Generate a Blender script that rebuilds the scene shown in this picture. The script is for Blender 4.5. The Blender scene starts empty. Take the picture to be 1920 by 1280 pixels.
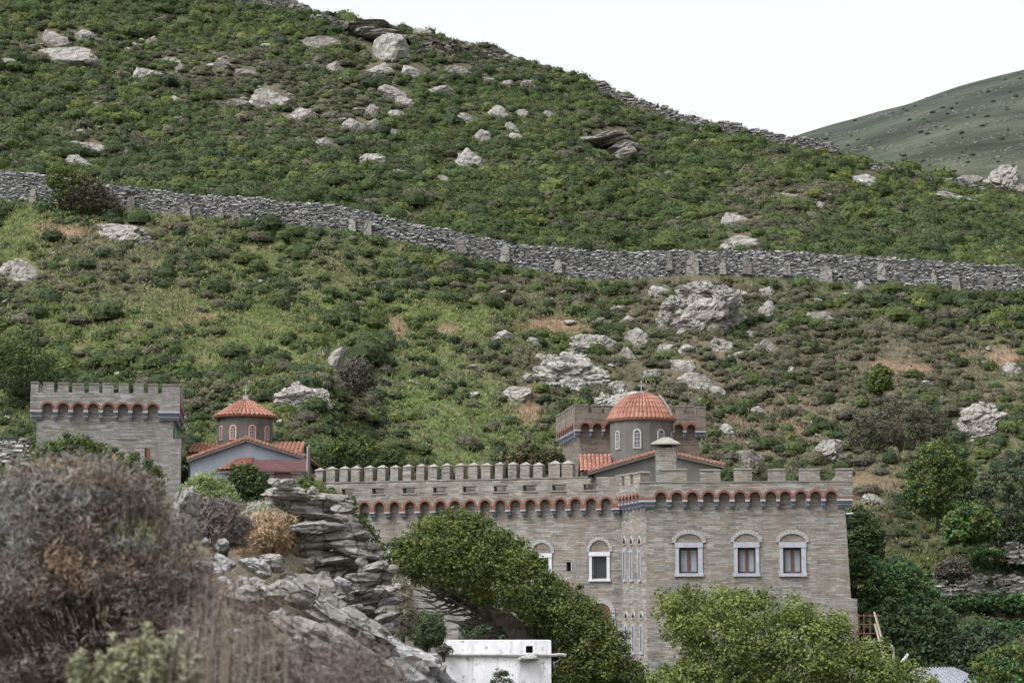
import bpy, math, random
import numpy as np
from mathutils import Vector, noise

random.seed(7)
RNG = np.random.default_rng(11)
scene = bpy.context.scene
COL = scene.collection

# ------------------------------------------------------------------ camera model (photo measured at 1920 x 1280)
F = 4174.0
PITCH = math.atan(540 / F)
cp, sp = math.cos(PITCH), math.sin(PITCH)


def ae(px, py):
    dx = (np.asarray(px, float) - 960) / F
    dy = (640 - np.asarray(py, float)) / F
    d = cp - dy * sp
    return dx / d, (sp + dy * cp) / d


def at(px, py, Y):
    a, e = ae(px, py)
    return Vector((float(a) * Y, Y, float(e) * Y))


def proj(x, y, z):
    dep = y * cp + z * sp
    return 960 + F * x / dep, 640 - F * (-y * sp + z * cp) / dep


# ------------------------------------------------------------------ terrain
def curve(pts):
    a, e = ae([p[0] for p in pts], [p[1] for p in pts])
    return np.array(a), np.array(e)


CREST = [(-900, -420), (-200, -190), (0, -130), (200, -65), (440, -2), (520, 8), (600, 26), (700, 46), (780, 56), (860, 78), (1000, 118),
         (1100, 154), (1200, 198), (1270, 220), (1380, 244), (1450, 262), (1560, 290), (1640, 306), (1760, 330), (1850, 352), (1920, 362),
         (2200, 430), (2700, 520)]
WBASE = [(-900, 320), (0, 374), (210, 395), (350, 404), (500, 415), (650, 429), (700, 440), (800, 464), (900, 488), (1000, 506),
         (1100, 522), (1200, 522), (1300, 516), (1500, 524), (1600, 528), (1700, 537), (1800, 542), (1920, 546), (2700, 600)]
WTOP = [(-900, 265), (0, 322), (100, 331), (205, 348), (300, 358), (400, 368), (500, 375), (600, 382), (700, 400), (800, 425), (900, 445),
        (1000, 462), (1100, 470), (1200, 472), (1400, 470), (1500, 475), (1600, 480), (1700, 487), (1800, 493), (1920, 503), (2700, 560)]
FOOT = [(-900, 960), (600, 965), (700, 1150), (1000, 1170), (1600, 1175), (1920, 1185), (2700, 1190)]
cA, cB, cC, cT = curve(FOOT), curve(WBASE), curve(CREST), curve(WTOP)
_k = [(RNG.normal(0, 1, 2), RNG.uniform(0, 6.28)) for _ in range(40)]


def wob(x, y, wl, i0, n=6):
    r = 0
    for i in range(i0, i0 + n):
        k, ph = _k[i % 40]
        kk = k / np.linalg.norm(k) * (0.6 + 0.8 * ((i * 37) % 10) / 10)
        r = r + np.sin((kk[0] * x + kk[1] * y) * 6.283 / wl + ph)
    return r / math.sqrt(n / 2)


def sst(t):
    t = np.clip(t, 0, 1)
    return t * t * (3 - 2 * t)


def znear(x, y):
    base = -1.6 - 2.6 * sst((y - 4) / 26)
    along = np.interp(y, [0, 5, 9, 13, 15, 17, 19, 20.3, 21.2, 24, 28, 36, 45], [-1.6, -1.5, -1.3, -1.0, -.62, -.36, -.02, .22, .72, .8, .5, -2, -4.2])
    xe = np.interp(y, [0, 10, 15, 20, 24, 40], [3, 0, -.8, -1.95, -1.9, -3.2])
    w = 1 - sst((x - xe) / 1.2)
    z = base + (along - base) * w
    a = x / np.maximum(y, 1)
    up = np.interp(y, [97, 104], [0, 9.2]) * sst((-a - .062) / .03)
    return z + up


def zt(x, y):
    x = np.asarray(x, float)
    y = np.asarray(y, float)
    a = np.clip(x / np.maximum(y, 1), -.42, .42)
    eA, eB, eC = (np.interp(a, *c) for c in (cA, cB, cC))
    e = np.where(y < 163.9, eA + (eB - eA) * np.clip((y - 112) / 51.9, 0, 1), eB + (eC - eB) * np.clip((y - 163.9) / 96.1, 0, 1))
    zh = e * np.minimum(y, 260) - np.maximum(y - 260, 0) * .38
    amp = (1 - .85 * np.exp(-((y - 163.5) / 4) ** 2)) * sst((y - 112) / 20) * (1 - .8 * np.exp(-((y - 260) / 14) ** 2))
    zh = zh + amp * (.35 * wob(x, y, 24, 0) + .22 * wob(x, y, 9, 6) + .10 * wob(x, y, 3.6, 12))
    # small cultivated terraces right of the castle
    tz = np.round(zh / 1.3) * 1.3 + .18 * (zh - np.round(zh / 1.3) * 1.3)
    tw = sst((a - .165) / .02) * (1 - sst((y - 122) / 4)) * sst((y - 108) / 4)
    zh = zh + (tz - zh) * tw * .8
    zn = znear(x, y) + .05 * wob(x, y, 2.5, 18) * sst((y - 4) / 10)
    b = sst((y - 103) / 9)
    return zn * (1 - b) + zh * b


def hit(px, py, y0=107.0, y1=275.0):
    a, e = ae(px, py)
    ys = np.arange(y0, y1, .25)
    z = zt(a * ys, ys)
    i = np.nonzero(z >= e * ys)[0]
    Y = ys[i[0]] if len(i) else 258.0
    return Vector((float(a) * Y, Y, float(zt(a * Y, Y))))


# ------------------------------------------------------------------ object helpers
BASE = {}


def tag(o, label=None, cat=None, group=None, kind=None):
    if label:
        o['label'] = label
    if cat:
        o['category'] = cat
    if group:
        o['group'] = group
    if kind:
        o['kind'] = kind
    return o


def empty(name, loc, label, cat, group=None):
    o = bpy.data.objects.new(name, None)
    o.empty_display_size = .3
    COL.objects.link(o)
    o.location = loc
    BASE[o.name] = Vector(loc)
    return tag(o, label, cat, group)


def link(name, me, parent=None, loc=None):
    o = bpy.data.objects.new(name, me)
    COL.objects.link(o)
    if parent is not None:
        o.parent = parent
        BASE[o.name] = BASE.get(parent.name, Vector((0, 0, 0)))
    else:
        BASE[o.name] = Vector(loc) if loc is not None else Vector((0, 0, 0))
        if loc is not None:
            o.location = loc
    return o


def auto_uv(me):
    nl = len(me.loops)
    if nl == 0:
        return
    vi = np.empty(nl, np.int32)
    me.loops.foreach_get('vertex_index', vi)
    co = np.empty(len(me.vertices) * 3)
    me.vertices.foreach_get('co', co)
    co = co.reshape(-1, 3)[vi]
    nf = len(me.polygons)
    nr = np.empty(nf * 3)
    me.polygons.foreach_get('normal', nr)
    tot = np.empty(nf, np.int32)
    me.polygons.foreach_get('loop_total', tot)
    nr = np.repeat(nr.reshape(-1, 3), tot, axis=0)
    hl = np.hypot(nr[:, 0], nr[:, 1])
    side = hl > .5
    h = np.maximum(hl, 1e-6)
    u = np.where(side, (-nr[:, 1] * co[:, 0] + nr[:, 0] * co[:, 1]) / h, co[:, 0])
    v = np.where(side, co[:, 2], co[:, 1])
    uv = me.uv_layers.new(name='uv')
    uv.data.foreach_set('uv', np.stack([u, v], 1).ravel().astype(np.float32))


def np_mesh(name, V, Q, col=None, mats=(), smooth=False, mi=None):
    V = np.ascontiguousarray(V, np.float32)
    Q = np.ascontiguousarray(Q, np.int32)
    k = Q.shape[1]
    me = bpy.data.meshes.new(name)
    me.vertices.add(len(V))
    me.vertices.foreach_set('co', V.ravel())
    me.loops.add(Q.size)
    me.loops.foreach_set('vertex_index', Q.ravel())
    me.polygons.add(len(Q))
    me.polygons.foreach_set('loop_start', np.arange(len(Q), dtype=np.int32) * k)
    me.update(calc_edges=True)
    me.polygons.foreach_set('use_smooth', np.full(len(Q), smooth))
    if mi is not None:
        me.polygons.foreach_set('material_index', np.asarray(mi, np.int32))
    if col is not None:
        c = np.ones((len(V), 4), np.float32)
        c[:, :3] = col
        at_ = me.color_attributes.new('col', 'FLOAT_COLOR', 'POINT')
        at_.data.foreach_set('color', c.ravel())
    for m in mats:
        me.materials.append(m)
    return me


class MB:
    def __init__(s):
        s.v, s.f, s.m = [], [], []

    def face(s, pts, m=0):
        i = len(s.v)
        s.v += [tuple(p) for p in pts]
        s.f.append(list(range(i, i + len(pts))))
        s.m.append(m)

    def prism(s, wall, prof, w0, w1, m=0, caps=(True, True)):
        """prof: (u, z) outline counter-clockwise seen from the camera side, extruded from w0 to w1"""
        fr = [wall.P(u, z, w1) for u, z in prof]
        bk = [wall.P(u, z, w0) for u, z in prof]
        i = len(s.v)
        n = len(prof)
        s.v += [tuple(p) for p in fr] + [tuple(p) for p in bk]
        if caps[0]:
            s.f.append(list(range(i, i + n)))
            s.m.append(m)
        if caps[1]:
            s.f.append(list(range(i + 2 * n - 1, i + n - 1, -1)))
            s.m.append(m)
        for k in range(n):
            l = (k + 1) % n
            s.f.append([i + l, i + k, i + n + k, i + n + l])
            s.m.append(m)

    def box(s, wall, u0, u1, z0, z1, w0, w1, m=0):
        s.prism(wall, [(u0, z0), (u1, z0), (u1, z1), (u0, z1)], w0, w1, m)

    def tube(s, pts, rad, n=8, m=0):
        pts = [Vector(p) for p in pts]
        rings = []
        for i, p in enumerate(pts):
            d = (pts[min(i + 1, len(pts) - 1)] - pts[max(i - 1, 0)]).normalized()
            a = d.cross(Vector((0.31, .17, .93)))
            if a.length < .1:
                a = d.cross(Vector((1, 0, 0)))
            a.normalize()
            b = d.cross(a)
            r = rad[i] if hasattr(rad, '__len__') else rad
            j = len(s.v)
            for k in range(n):
                t = 6.28318 * k / n
                s.v.append(tuple(p + a * (r * math.cos(t)) + b * (r * math.sin(t))))
            rings.append(j)
        for i in range(len(rings) - 1):
            for k in range(n):
                l = (k + 1) % n
                s.f.append([rings[i] + k, rings[i] + l, rings[i + 1] + l, rings[i + 1] + k])
                s.m.append(m)
        s.f.append([rings[0] + k for k in range(n)][::-1])
        s.f.append([rings[-1] + k for k in range(n)])
        s.m += [m, m]

    def build(s, name, mats, parent=None, loc=None, smooth=False):
        me = bpy.data.meshes.new(name)
        me.from_pydata(s.v, [], s.f)
        if not isinstance(mats, (list, tuple)):
            mats = [mats]
        for m in mats:
            me.materials.append(m)
        me.polygons.foreach_set('material_index', s.m)
        me.polygons.foreach_set('use_smooth', [smooth] * len(s.f))
        me.update()
        auto_uv(me)
        b = BASE.get(parent.name, Vector((0, 0, 0))) if parent is not None else (Vector(loc) if loc is not None else Vector((0, 0, 0)))
        me.transform(__import__('mathutils').Matrix.Translation(-b))
        return link(name, me, parent, loc)


class Wall:
    """a vertical plane: u runs left to right as the camera sees it, w points out of the wall"""

    def __init__(s, p0, p1):
        s.p0 = Vector((p0[0], p0[1]))
        d = Vector((p1[0], p1[1])) - s.p0
        s.L = d.length
        s.t = d.normalized()
        s.n = Vector((s.t.y, -s.t.x))

    def P(s, u, z, w=0.0):
        q = s.p0 + s.t * u + s.n * w
        return Vector((q.x, q.y, z))

    def uz(s, px, py, w=0.0):
        a, e = ae(px, py)
        dv = Vector((float(a), 1.0))
        k = (s.p0 + s.n * w).dot(s.n) / dv.dot(s.n)
        return (dv * k - s.p0).dot(s.t), k * float(e)

    def U(s, px, py=950, w=0.0):
        return s.uz(px, py, w)[0]

    def Z(s, px, py, w=0.0):
        return s.uz(px, py, w)[1]


def plan(px, Y, py=1000):
    p = at(px, py, Y)
    return (p.x, p.y)


# ------------------------------------------------------------------ materials
def new_mat(name, rough=.8, spec=.25):
    m = bpy.data.materials.new(name)
    m.use_nodes = True
    nt = m.node_tree
    b = nt.nodes['Principled BSDF']
    b.inputs['Roughness'].default_value = rough
    b.inputs['Specular IOR Level'].default_value = spec
    return m, nt, b


class NT:
    def __init__(s, nt):
        s.nt = nt

    def n(s, t, **kw):
        o = s.nt.nodes.new(t)
        for k, v in kw.items():
            if k.startswith('i_'):
                o.inputs[k[2:].replace('_', ' ')].default_value = v
            else:
                setattr(o, k, v)
        return o

    def l(s, a, b):
        s.nt.links.new(a, b)

    def coord(s, kind='Object', scale=(1, 1, 1), rot=(0, 0, 0)):
        t = s.n('ShaderNodeTexCoord')
        mp = s.n('ShaderNodeMapping')
        mp.inputs['Scale'].default_value = scale
        mp.inputs['Rotation'].default_value = rot
        s.l(t.outputs[kind], mp.inputs['Vector'])
        return mp.outputs['Vector']

    def noise(s, vec, scale, detail=5, rough=.6, dist=0):
        o = s.n('ShaderNodeTexNoise')
        o.inputs['Scale'].default_value = scale
        o.inputs['Detail'].default_value = detail
        o.inputs['Roughness'].default_value = rough
        o.inputs['Distortion'].default_value = dist
        s.l(vec, o.inputs['Vector'])
        return o.outputs['Fac']

    def ramp(s, fac, stops, interp='LINEAR'):
        o = s.n('ShaderNodeValToRGB')
        o.color_ramp.interpolation = interp
        els = o.color_ramp.elements
        while len(els) < len(stops):
            els.new(.5)
        for e, (p, c) in zip(els, stops):
            e.position = p
            e.color = (c, c, c, 1) if not hasattr(c, '__len__') else (*c, 1)
        s.l(fac, o.inputs['Fac'])
        return o.outputs['Color']

    def mix(s, fac, a, b, mode='MIX'):
        o = s.n('ShaderNodeMix', data_type='RGBA', blend_type=mode)
        for sock, v in ((o.inputs[0], fac), (o.inputs[6], a), (o.inputs[7], b)):
            if hasattr(v, 'is_linked') or hasattr(v, 'links'):
                s.l(v, sock)
            elif hasattr(v, '__len__'):
                sock.default_value = (*v, 1)
            else:
                sock.default_value = v
        return o.outputs[2]

    def bump(s, h, strength, dist, bsdf):
        o = s.n('ShaderNodeBump')
        o.inputs['Strength'].default_value = strength
        o.inputs['Distance'].default_value = dist
        s.l(h, o.inputs['Height'])
        s.l(o.outputs['Normal'], bsdf.inputs['Normal'])

    def attr(s):
        o = s.n('ShaderNodeVertexColor', layer_name='col')
        return o.outputs['Color']


def stone_mat(name, tones, patch):
    m, nt, b = new_mat(name, .88, .2)
    N = NT(nt)
    v = N.coord('UV')
    add = N.n('ShaderNodeVectorMath', operation='MULTIPLY_ADD')
    sepn = N.n('ShaderNodeTexNoise')
    sepn.inputs['Scale'].default_value = 1.7
    sepn.inputs['Detail'].default_value = 4
    N.l(v, sepn.inputs['Vector'])
    N.l(sepn.outputs['Color'], add.inputs[0])
    add.inputs[1].default_value = (.3, .11, 0)
    N.l(v, add.inputs[2])
    cs = []
    for k, (bw, rh, off) in enumerate(((.42, .078, .43), (.8, .156, .37))):
        br = N.n('ShaderNodeTexBrick')
        br.offset = off
        br.squash = 1.5
        br.squash_frequency = 3
        for kk, val in (('Scale', 1.0), ('Mortar Size', .005 if k == 0 else 0.0), ('Mortar Smooth', .4), ('Bias', 0.0), ('Brick Width', bw), ('Row Height', rh)):
            br.inputs[kk].default_value = val
        br.inputs['Color1'].default_value = (0, 0, 0, 1)
        br.inputs['Color2'].default_value = (1, 1, 1, 1)
        br.inputs['Mortar'].default_value = (.5, .5, .5, 1)
        N.l(add.outputs[0], br.inputs['Vector'])
        cs.append(br)
    # stones take one of several tones; some courses use bigger blocks
    sel = N.mix(.3, cs[0].outputs['Color'], cs[1].outputs['Color'])
    c = N.ramp(sel, tones, 'CONSTANT')
    streak = N.noise(N.coord('UV', (2.4, 9, 1)), 1.0, 6, .75)
    c = N.mix(1.0, c, N.ramp(streak, [(.28, .82), (.5, 1.0), (.75, 1.16)]), 'MULTIPLY')
    pn = N.noise(v, .30, 4, .6)
    c = N.mix(N.ramp(pn, [(.45, 0.0), (.68, .55)]), c, N.mix(1.0, patch, N.ramp(streak, [(.3, .6), (.7, 1.5)]), 'MULTIPLY'))
    st2 = N.noise(N.coord('UV', (1.5, 8, 1)), 1.3, 4, .65)
    c = N.mix(N.ramp(st2, [(.64, 0.0), (.72, .6)]), c, (.38, .375, .365))
    c = N.mix(N.ramp(st2, [(.28, .5), (.35, 0.0)]), c, (.10, .095, .09))
    dr = N.noise(N.coord('UV', (1.2, .16, 1)), 1.4, 4, .6)
    c = N.mix(1.0, c, N.ramp(dr, [(.30, .74), (.5, 1.0), (.75, 1.12)]), 'MULTIPLY')
    c = N.mix(cs[0].outputs['Fac'], c, (.13, .123, .112))
    N.l(c, b.inputs['Base Color'])
    h = N.mix(.5, N.mix(cs[0].outputs['Fac'], (1, 1, 1), (0, 0, 0)), streak)
    N.bump(h, .9, .05, b)
    return m


M = {}
M['stone'] = stone_mat('castle_stone', [(0, (.145, .140, .131)), (.24, (.207, .200, .188)), (.40, (.20, .174, .152)), (.50, (.246, .239, .227)), (.68, (.222, .180, .149)), (.77, (.29, .284, .27))], (.218, .180, .153))
M['stone_grey'] = stone_mat('tower_stone', [(0, (.16, .155, .15)), (.28, (.23, .225, .22)), (.44, (.20, .19, .18)), (.54, (.29, .285, .28)), (.68, (.24, .22, .20)), (.82, (.35, .34, .33))], (.23, .215, .205))
M['stone_brown'] = stone_mat('brown_stone', [(0, (.125, .112, .10)), (.3, (.17, .15, .13)), (.5, (.185, .155, .13)), (.7, (.215, .18, .15))], (.18, .14, .11))


def simple(name, c1, c2, scale=3, rough=.8, spec=.25, coord='Object', stretch=(1, 1, 1), bump=.2, detail=5):
    m, nt, b = new_mat(name, rough, spec)
    N = NT(nt)
    f = N.noise(N.coord(coord, stretch), scale, detail, .62)
    N.l(N.ramp(f, [(.3, c1), (.7, c2)]), b.inputs['Base Color'])
    if bump:
        N.bump(f, bump, .03, b)
    return m


M['brick'] = simple('red_brick', (.12, .05, .04), (.20, .095, .072), 14, .85, .2, 'UV', (1, 2.5, 1))
M['marble'] = simple('pale_marble', (.235, .245, .29), (.34, .35, .40), 5, .6, .3)
M['marble_blue'] = simple('blue_marble', (.09, .105, .14), (.16, .18, .24), 6, .6, .3)
M['voussoir'] = simple('pale_voussoir', (.22, .22, .22), (.36, .36, .36), 9, .8, .2)
M['capstone'] = simple('capstone', (.17, .162, .148), (.26, .25, .23), 4, .8, .2)
M['plaster_dark'] = simple('dark_plaster', (.085, .085, .078), (.125, .122, .116), 1.6, .9, .15)
M['plaster_blue'] = simple('blue_grey_plaster', (.15, .165, .20), (.225, .24, .28), 1.1, .9, .15)
M['wood'] = simple('brown_wood', (.065, .032, .025), (.12, .055, .04), 6, .6, .3, 'Object', (6, 6, .7))
M['wood_deep_brown'] = simple('dark_brown_wood', (.035, .022, .02), (.07, .042, .036), 6, .6, .3, 'Object', (6, 6, .7))  # darker brown wood of the outer frame pieces
M['wood_pale'] = simple('weathered_wood', (.34, .29, .22), (.47, .41, .33), 6, .7, .2, 'Object', (6, 6, .7))
M['wood_dark'] = simple('tarred_wood', (.05, .045, .04), (.10, .09, .08), 6, .8, .2, 'Object', (8, 8, .7))
M['glass'] = simple('dark_glass', (.018, .02, .022), (.04, .043, .047), 2, .15, .5, bump=0)
M['curtain'] = simple('grey_curtain', (.17, .19, .22), (.28, .305, .34), 9, .9, .1, 'Object', (6, 6, .3), bump=0)
M['void'] = simple('dark_interior', (.012, .011, .01), (.03, .028, .025), 2, .9, .1, bump=0)
M['white_paint'] = simple('white_paint', (.40, .41, .45), (.50, .51, .55), 5, .6, .3)
M['frame_pink'] = simple('terracotta_trim', (.36, .19, .16), (.50, .30, .26), 6, .8, .2)
M['metal'] = simple('grey_metal', (.22, .22, .23), (.36, .36, .37), 8, .45, .5)
M['rust'] = simple('rusty_metal', (.08, .042, .03), (.16, .08, .055), 12, .8, .3)
M['copper'] = simple('green_pipe', (.12, .30, .24), (.20, .40, .33), 6, .6, .3)
M['slate'] = simple('grey_roof_sheet', (.13, .14, .165), (.24, .25, .29), 3, .7, .3, 'Object', (1, 5, 1))
M['twig_dark'] = simple('dark_twig', (.045, .036, .032), (.10, .08, .068), 20, .9, .1)
M['twig_brown'] = simple('brown_twig', (.09, .062, .05), (.19, .145, .12), 20, .9, .1)
M['grass_stem'] = simple('dry_grass_stem', (.15, .128, .10), (.27, .24, .195), 20, .9, .1)
M['bark'] = simple('dark_bark', (.045, .04, .035), (.12, .105, .09), 8, .95, .1, 'Object', (2, 2, .5), bump=.6)


def tile_mat():
    m, nt, b = new_mat('terracotta_tile', .8, .2)
    N = NT(nt)
    a = N.attr()
    f = N.noise(N.coord('Object'), 4.5, 6, .65)
    c = N.mix(N.ramp(f, [(.3, 0.0), (.75, .75)]), a, (.28, .16, .12))
    f2 = N.noise(N.coord('Object'), 17, 3, .6)
    c = N.mix(N.ramp(f2, [(.54, 0.0), (.70, .75)]), c, (.115, .06, .045))
    N.l(c, b.inputs['Base Color'])
    N.bump(f2, .3, .02, b)
    return m


M['tile'] = tile_mat()


def shingle_mat():
    m, nt, b = new_mat('maroon_shingle', .9, .15)
    N = NT(nt)
    br = N.n('ShaderNodeTexBrick')
    N.l(N.coord('UV'), br.inputs['Vector'])
    for k, val in (('Scale', 1.0), ('Mortar Size', .012), ('Brick Width', .3), ('Row Height', .16)):
        br.inputs[k].default_value = val
    br.inputs['Color1'].default_value = (.062, .030, .032, 1)
    br.inputs['Color2'].default_value = (.092, .046, .047, 1)
    br.inputs['Mortar'].default_value = (.03, .016, .018, 1)
    f = N.noise(N.coord('Object'), 3, 4)
    N.l(N.mix(N.ramp(f, [(.4, 0.0), (.7, .4)]), br.outputs['Color'], (.11, .062, .062)), b.inputs['Base Color'])
    return m


M['shingle'] = shingle_mat()


def rock_mat(name, lo, hi, dark, sc=1.0, lichen=.5):
    m, nt, b = new_mat(name, .92, .15)
    N = NT(nt)
    v = N.coord('Object', (1, 1, 1), (.25, .3, 0))
    f = N.noise(v, 1.1 * sc, 8, .68, .4)
    c = N.ramp(f, [(.28, lo), (.52, tuple((p + q) / 2 for p, q in zip(lo, hi))), (.72, hi)])
    st = N.noise(N.coord('Object', (.7, .7, 4.2), (.22, .3, 0)), 1.5 * sc, 7, .7, .6)
    c = N.mix(N.ramp(st, [(.34, .8), (.47, 0.0)]), c, dark)
    vo = N.n('ShaderNodeTexVoronoi', feature='DISTANCE_TO_EDGE')
    vo.inputs['Scale'].default_value = .9 * sc
    wv = N.n('ShaderNodeVectorMath', operation='MULTIPLY_ADD')
    nn = N.n('ShaderNodeTexNoise')
    nn.inputs['Scale'].default_value = 1.6 * sc
    nn.inputs['Detail'].default_value = 5
    N.l(v, nn.inputs['Vector'])
    N.l(nn.outputs['Color'], wv.inputs[0])
    wv.inputs[1].default_value = (.6 / sc, .6 / sc, .6 / sc)
    N.l(v, wv.inputs[2])
    N.l(wv.outputs[0], vo.inputs['Vector'])
    crack = N.ramp(vo.outputs['Distance'], [(0.0, 0.0), (.045, 1.0)])
    c = N.mix(N.ramp(crack, [(0, .75), (1, 0.0)]), c, dark)
    li = N.noise(v, 4.5 * sc, 4, .6)
    c = N.mix(N.ramp(li, [(.58, 0.0), (.66, lichen)]), c, tuple(x * 1.35 for x in hi))
    li2 = N.noise(v, 2.7 * sc, 3, .6, .3)
    c = N.mix(N.ramp(li2, [(.54, 0.0), (.68, .6)]), c, (.16, .145, .115))
    N.l(c, b.inputs['Base Color'])
    h = N.mix(.5, N.mix(.5, st, f), crack)
    N.bump(h, .8, .12 / sc, b)
    return m


M['rock'] = rock_mat('pale_rock', (.155, .147, .136), (.315, .302, .283), (.055, .051, .046))
M['rock_bright'] = rock_mat('bright_rock', (.185, .178, .167), (.345, .335, .32), (.06, .056, .05))
M['rock_dark'] = rock_mat('dark_rock', (.11, .10, .092), (.24, .225, .21), (.04, .037, .034), 1.3, .3)
M['rock_near'] = rock_mat('near_rock', (.115, .11, .10), (.315, .305, .288), (.038, .035, .032), 4.5, .6)
M['rock_near_pale'] = rock_mat('near_pale_rock', (.16, .16, .165), (.36, .36, .365), (.06, .057, .057), 5.0, .5)


def attr_mat(name, var=.3, sc=6.0, rough=.9, spec=.12, transl=0.0, bump=0):
    m, nt, b = new_mat(name, rough, spec)
    N = NT(nt)
    f = N.noise(N.coord('Object'), sc, 5, .65)
    c = N.mix(1.0, N.attr(), N.ramp(f, [(.25, 1 - var), (.75, 1 + var)]), 'MULTIPLY')
    N.l(c, b.inputs['Base Color'])
    if bump:
        N.bump(f, bump, .04, b)
    if transl:
        tr = N.n('ShaderNodeBsdfTranslucent')
        N.l(c, tr.inputs['Color'])
        mx = N.n('ShaderNodeMixShader')
        mx.inputs[0].default_value = transl
        N.l(b.outputs[0], mx.inputs[1])
        N.l(tr.outputs[0], mx.inputs[2])
        N.l(mx.outputs[0], nt.nodes['Material Output'].inputs['Surface'])
    return m


M['leaf'] = attr_mat('leaf', .2, 3.0, .75, .2, .22)
M['twig'] = attr_mat('twig', .25, 20.0, .9, .1, 0)
M['drystone'] = attr_mat('dry_stone', .45, 5.0, .92, .15, 0, .6)


def terrain_mat():
    m, nt, b = new_mat('hill_ground', .95, .1)
    N = NT(nt)
    a = N.attr()
    v = N.coord('Object')
    f1 = N.noise(v, .55, 8, .7, .3)
    f2 = N.noise(v, 2.4, 6, .7)
    c = N.mix(1.0, a, N.ramp(f2, [(.25, .45), (.5, 1.0), (.75, 1.6)]), 'MULTIPLY')
    c = N.mix(N.ramp(f1, [(.50, 0.0), (.66, .7)]), c, N.mix(f2, (.10, .085, .06), (.20, .165, .115)))
    f3 = N.noise(v, 1.25, 6, .68, .5)
    c = N.mix(N.ramp(f3, [(.29, .8), (.40, 0.0)]), c, (.055, .065, .03))
    f4 = N.noise(v, .8, 5, .72, .2)
    c = N.mix(N.ramp(f4, [(.68, 0.0), (.73, .8)]), c, (.30, .285, .265))
    N.l(c, b.inputs['Base Color'])
    N.bump(f2, .9, .25, b)
    return m


M['terrain'] = terrain_mat()

# ------------------------------------------------------------------ vegetation / colour fields over the hill, read in photo pixels


def blobs(px, py, L):
    r = 0
    for (cx, cy, rx, ry, s) in L:
        r = r + s * np.exp(-(((px - cx) / rx) ** 2 + ((py - cy) / ry) ** 2))
    return r


HEATH = [(520, 185, 190, 70, 1.0), (400, 130, 170, 45, .9), (90, 95, 150, 45, .8), (640, 230, 130, 60, .7), (200, 280, 110, 40, .7), (730, 110, 160, 60, .6),
         (1150, 250, 110, 60, .6), (1500, 400, 170, 55, .9), (1350, 420, 120, 40, .7), (240, 530, 130, 80, .9), (1250, 640, 220, 90, .9),
         (1450, 720, 260, 120, 1.0), (1700, 700, 240, 120, .8), (1250, 530, 180, 40, .8), (880, 640, 130, 70, .4), (300, 440, 200, 45, .5),
         (680, 700, 60, 60, .7), (1500, 880, 200, 80, .8), (900, 110, 160, 40, .5), (1000, 720, 70, 120, .5), (1560, 560, 100, 60, .6)]
GRASS = [(130, 480, 220, 110, 1.0), (430, 560, 220, 90, .9), (520, 690, 220, 80, 1.0), (820, 720, 160, 130, 1.2), (700, 560, 160, 70, .6), (100, 430, 120, 40, .7),
         (860, 820, 130, 70, 1.0), (1150, 540, 100, 40, .5), (980, 600, 120, 50, .6), (700, 800, 100, 60, .6), (1800, 990, 140, 60, .5), (50, 700, 60, 120, .4)]
SOIL = [(125, 428, 40, 16, 1.2), (745, 620, 14, 22, 1.0), (1040, 610, 60, 12, .9), (1180, 600, 40, 16, .9), (990, 760, 26, 30, 1.0), (1380, 640, 40, 14, .9), (1490, 665, 14, 10, 1.2),
        (1630, 685, 40, 10, 1.0), (1730, 690, 40, 12, .8), (1870, 670, 50, 14, 1.0), (1290, 600, 60, 20, .5), (840, 615, 20, 10, .7), (625, 735, 22, 16, .8), (1640, 920, 60, 30, .6),
        (1880, 1165, 60, 8, 1.2), (1870, 1050, 60, 10, 1.0), (1330, 690, 60, 30, .5), (380, 600, 30, 10, .6), (1450, 800, 80, 40, .5), (1790, 740, 60, 20, .6), (1560, 240, 50, 14, .3)]
# extra thick green scrub
THICK = [(200, 300, 300, 90, .6), (600, 340, 400, 50, .8), (1000, 340, 300, 70, .7), (1500, 330, 350, 60, .6), (560, 440, 200, 30, .6), (800, 500, 150, 40, .7), (1080, 560, 70, 25, .6), (1750, 580, 190, 60, 1.0),
         (60, 680, 90, 55, 1.3), (690, 650, 40, 60, .9), (560, 560, 90, 60, .6), (1700, 440, 260, 40, .8), (650, 810, 120, 60, .7), (330, 720, 120, 40, .8), (860, 460, 60, 20, .6), (400, 30, 400, 60, .6)]


def fields(x, y, z):
    px, py = proj(x, y, z)
    he = np.clip(blobs(px, py, HEATH) + .22 * wob(x, y, 14, 20) - .05, 0, 1)
    wl = np.interp(px, [p[0] for p in WBASE], [p[1] for p in WBASE])
    low = sst((py - wl) / 30)
    gr = np.clip(blobs(px, py, GRASS) + low * (.25 + .2 * wob(x, y, 11, 26)), 0, 1)
    so = np.clip(blobs(px, py, SOIL) * (1.0 + .6 * wob(x, y, 5, 30)) + .16 * np.maximum(wob(x, y, 8, 33) - 1.25, 0) * low, 0, 1)
    th = np.clip(blobs(px, py, THICK), 0, 1.2)
    return px, py, he, gr, so, th, low


def ground_colour(x, y, z):
    px, py, he, gr, so, th, low = fields(x, y, z)
    c = np.tile(np.array([.046, .056, .024]), (x.size, 1))  # base kept dark: shade in the gaps between shrubs is put into the colour
    for w, k in ((gr, (.088, .112, .036)), (he * .8, (.095, .082, .062)), (so, (.19, .125, .09))):
        w = w.reshape(-1, 1)
        c = c * (1 - w) + np.array(k) * w
    bright = np.clip(blobs(px, py, [(830, 760, 130, 100, 1.0), (330, 480, 200, 60, .3), (30, 590, 50, 40, .6), (700, 690, 60, 60, .5)]), 0, 1).reshape(-1, 1)
    return c * (1 - .5 * bright) + np.array((.09, .14, .04)) * .5 * bright


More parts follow.
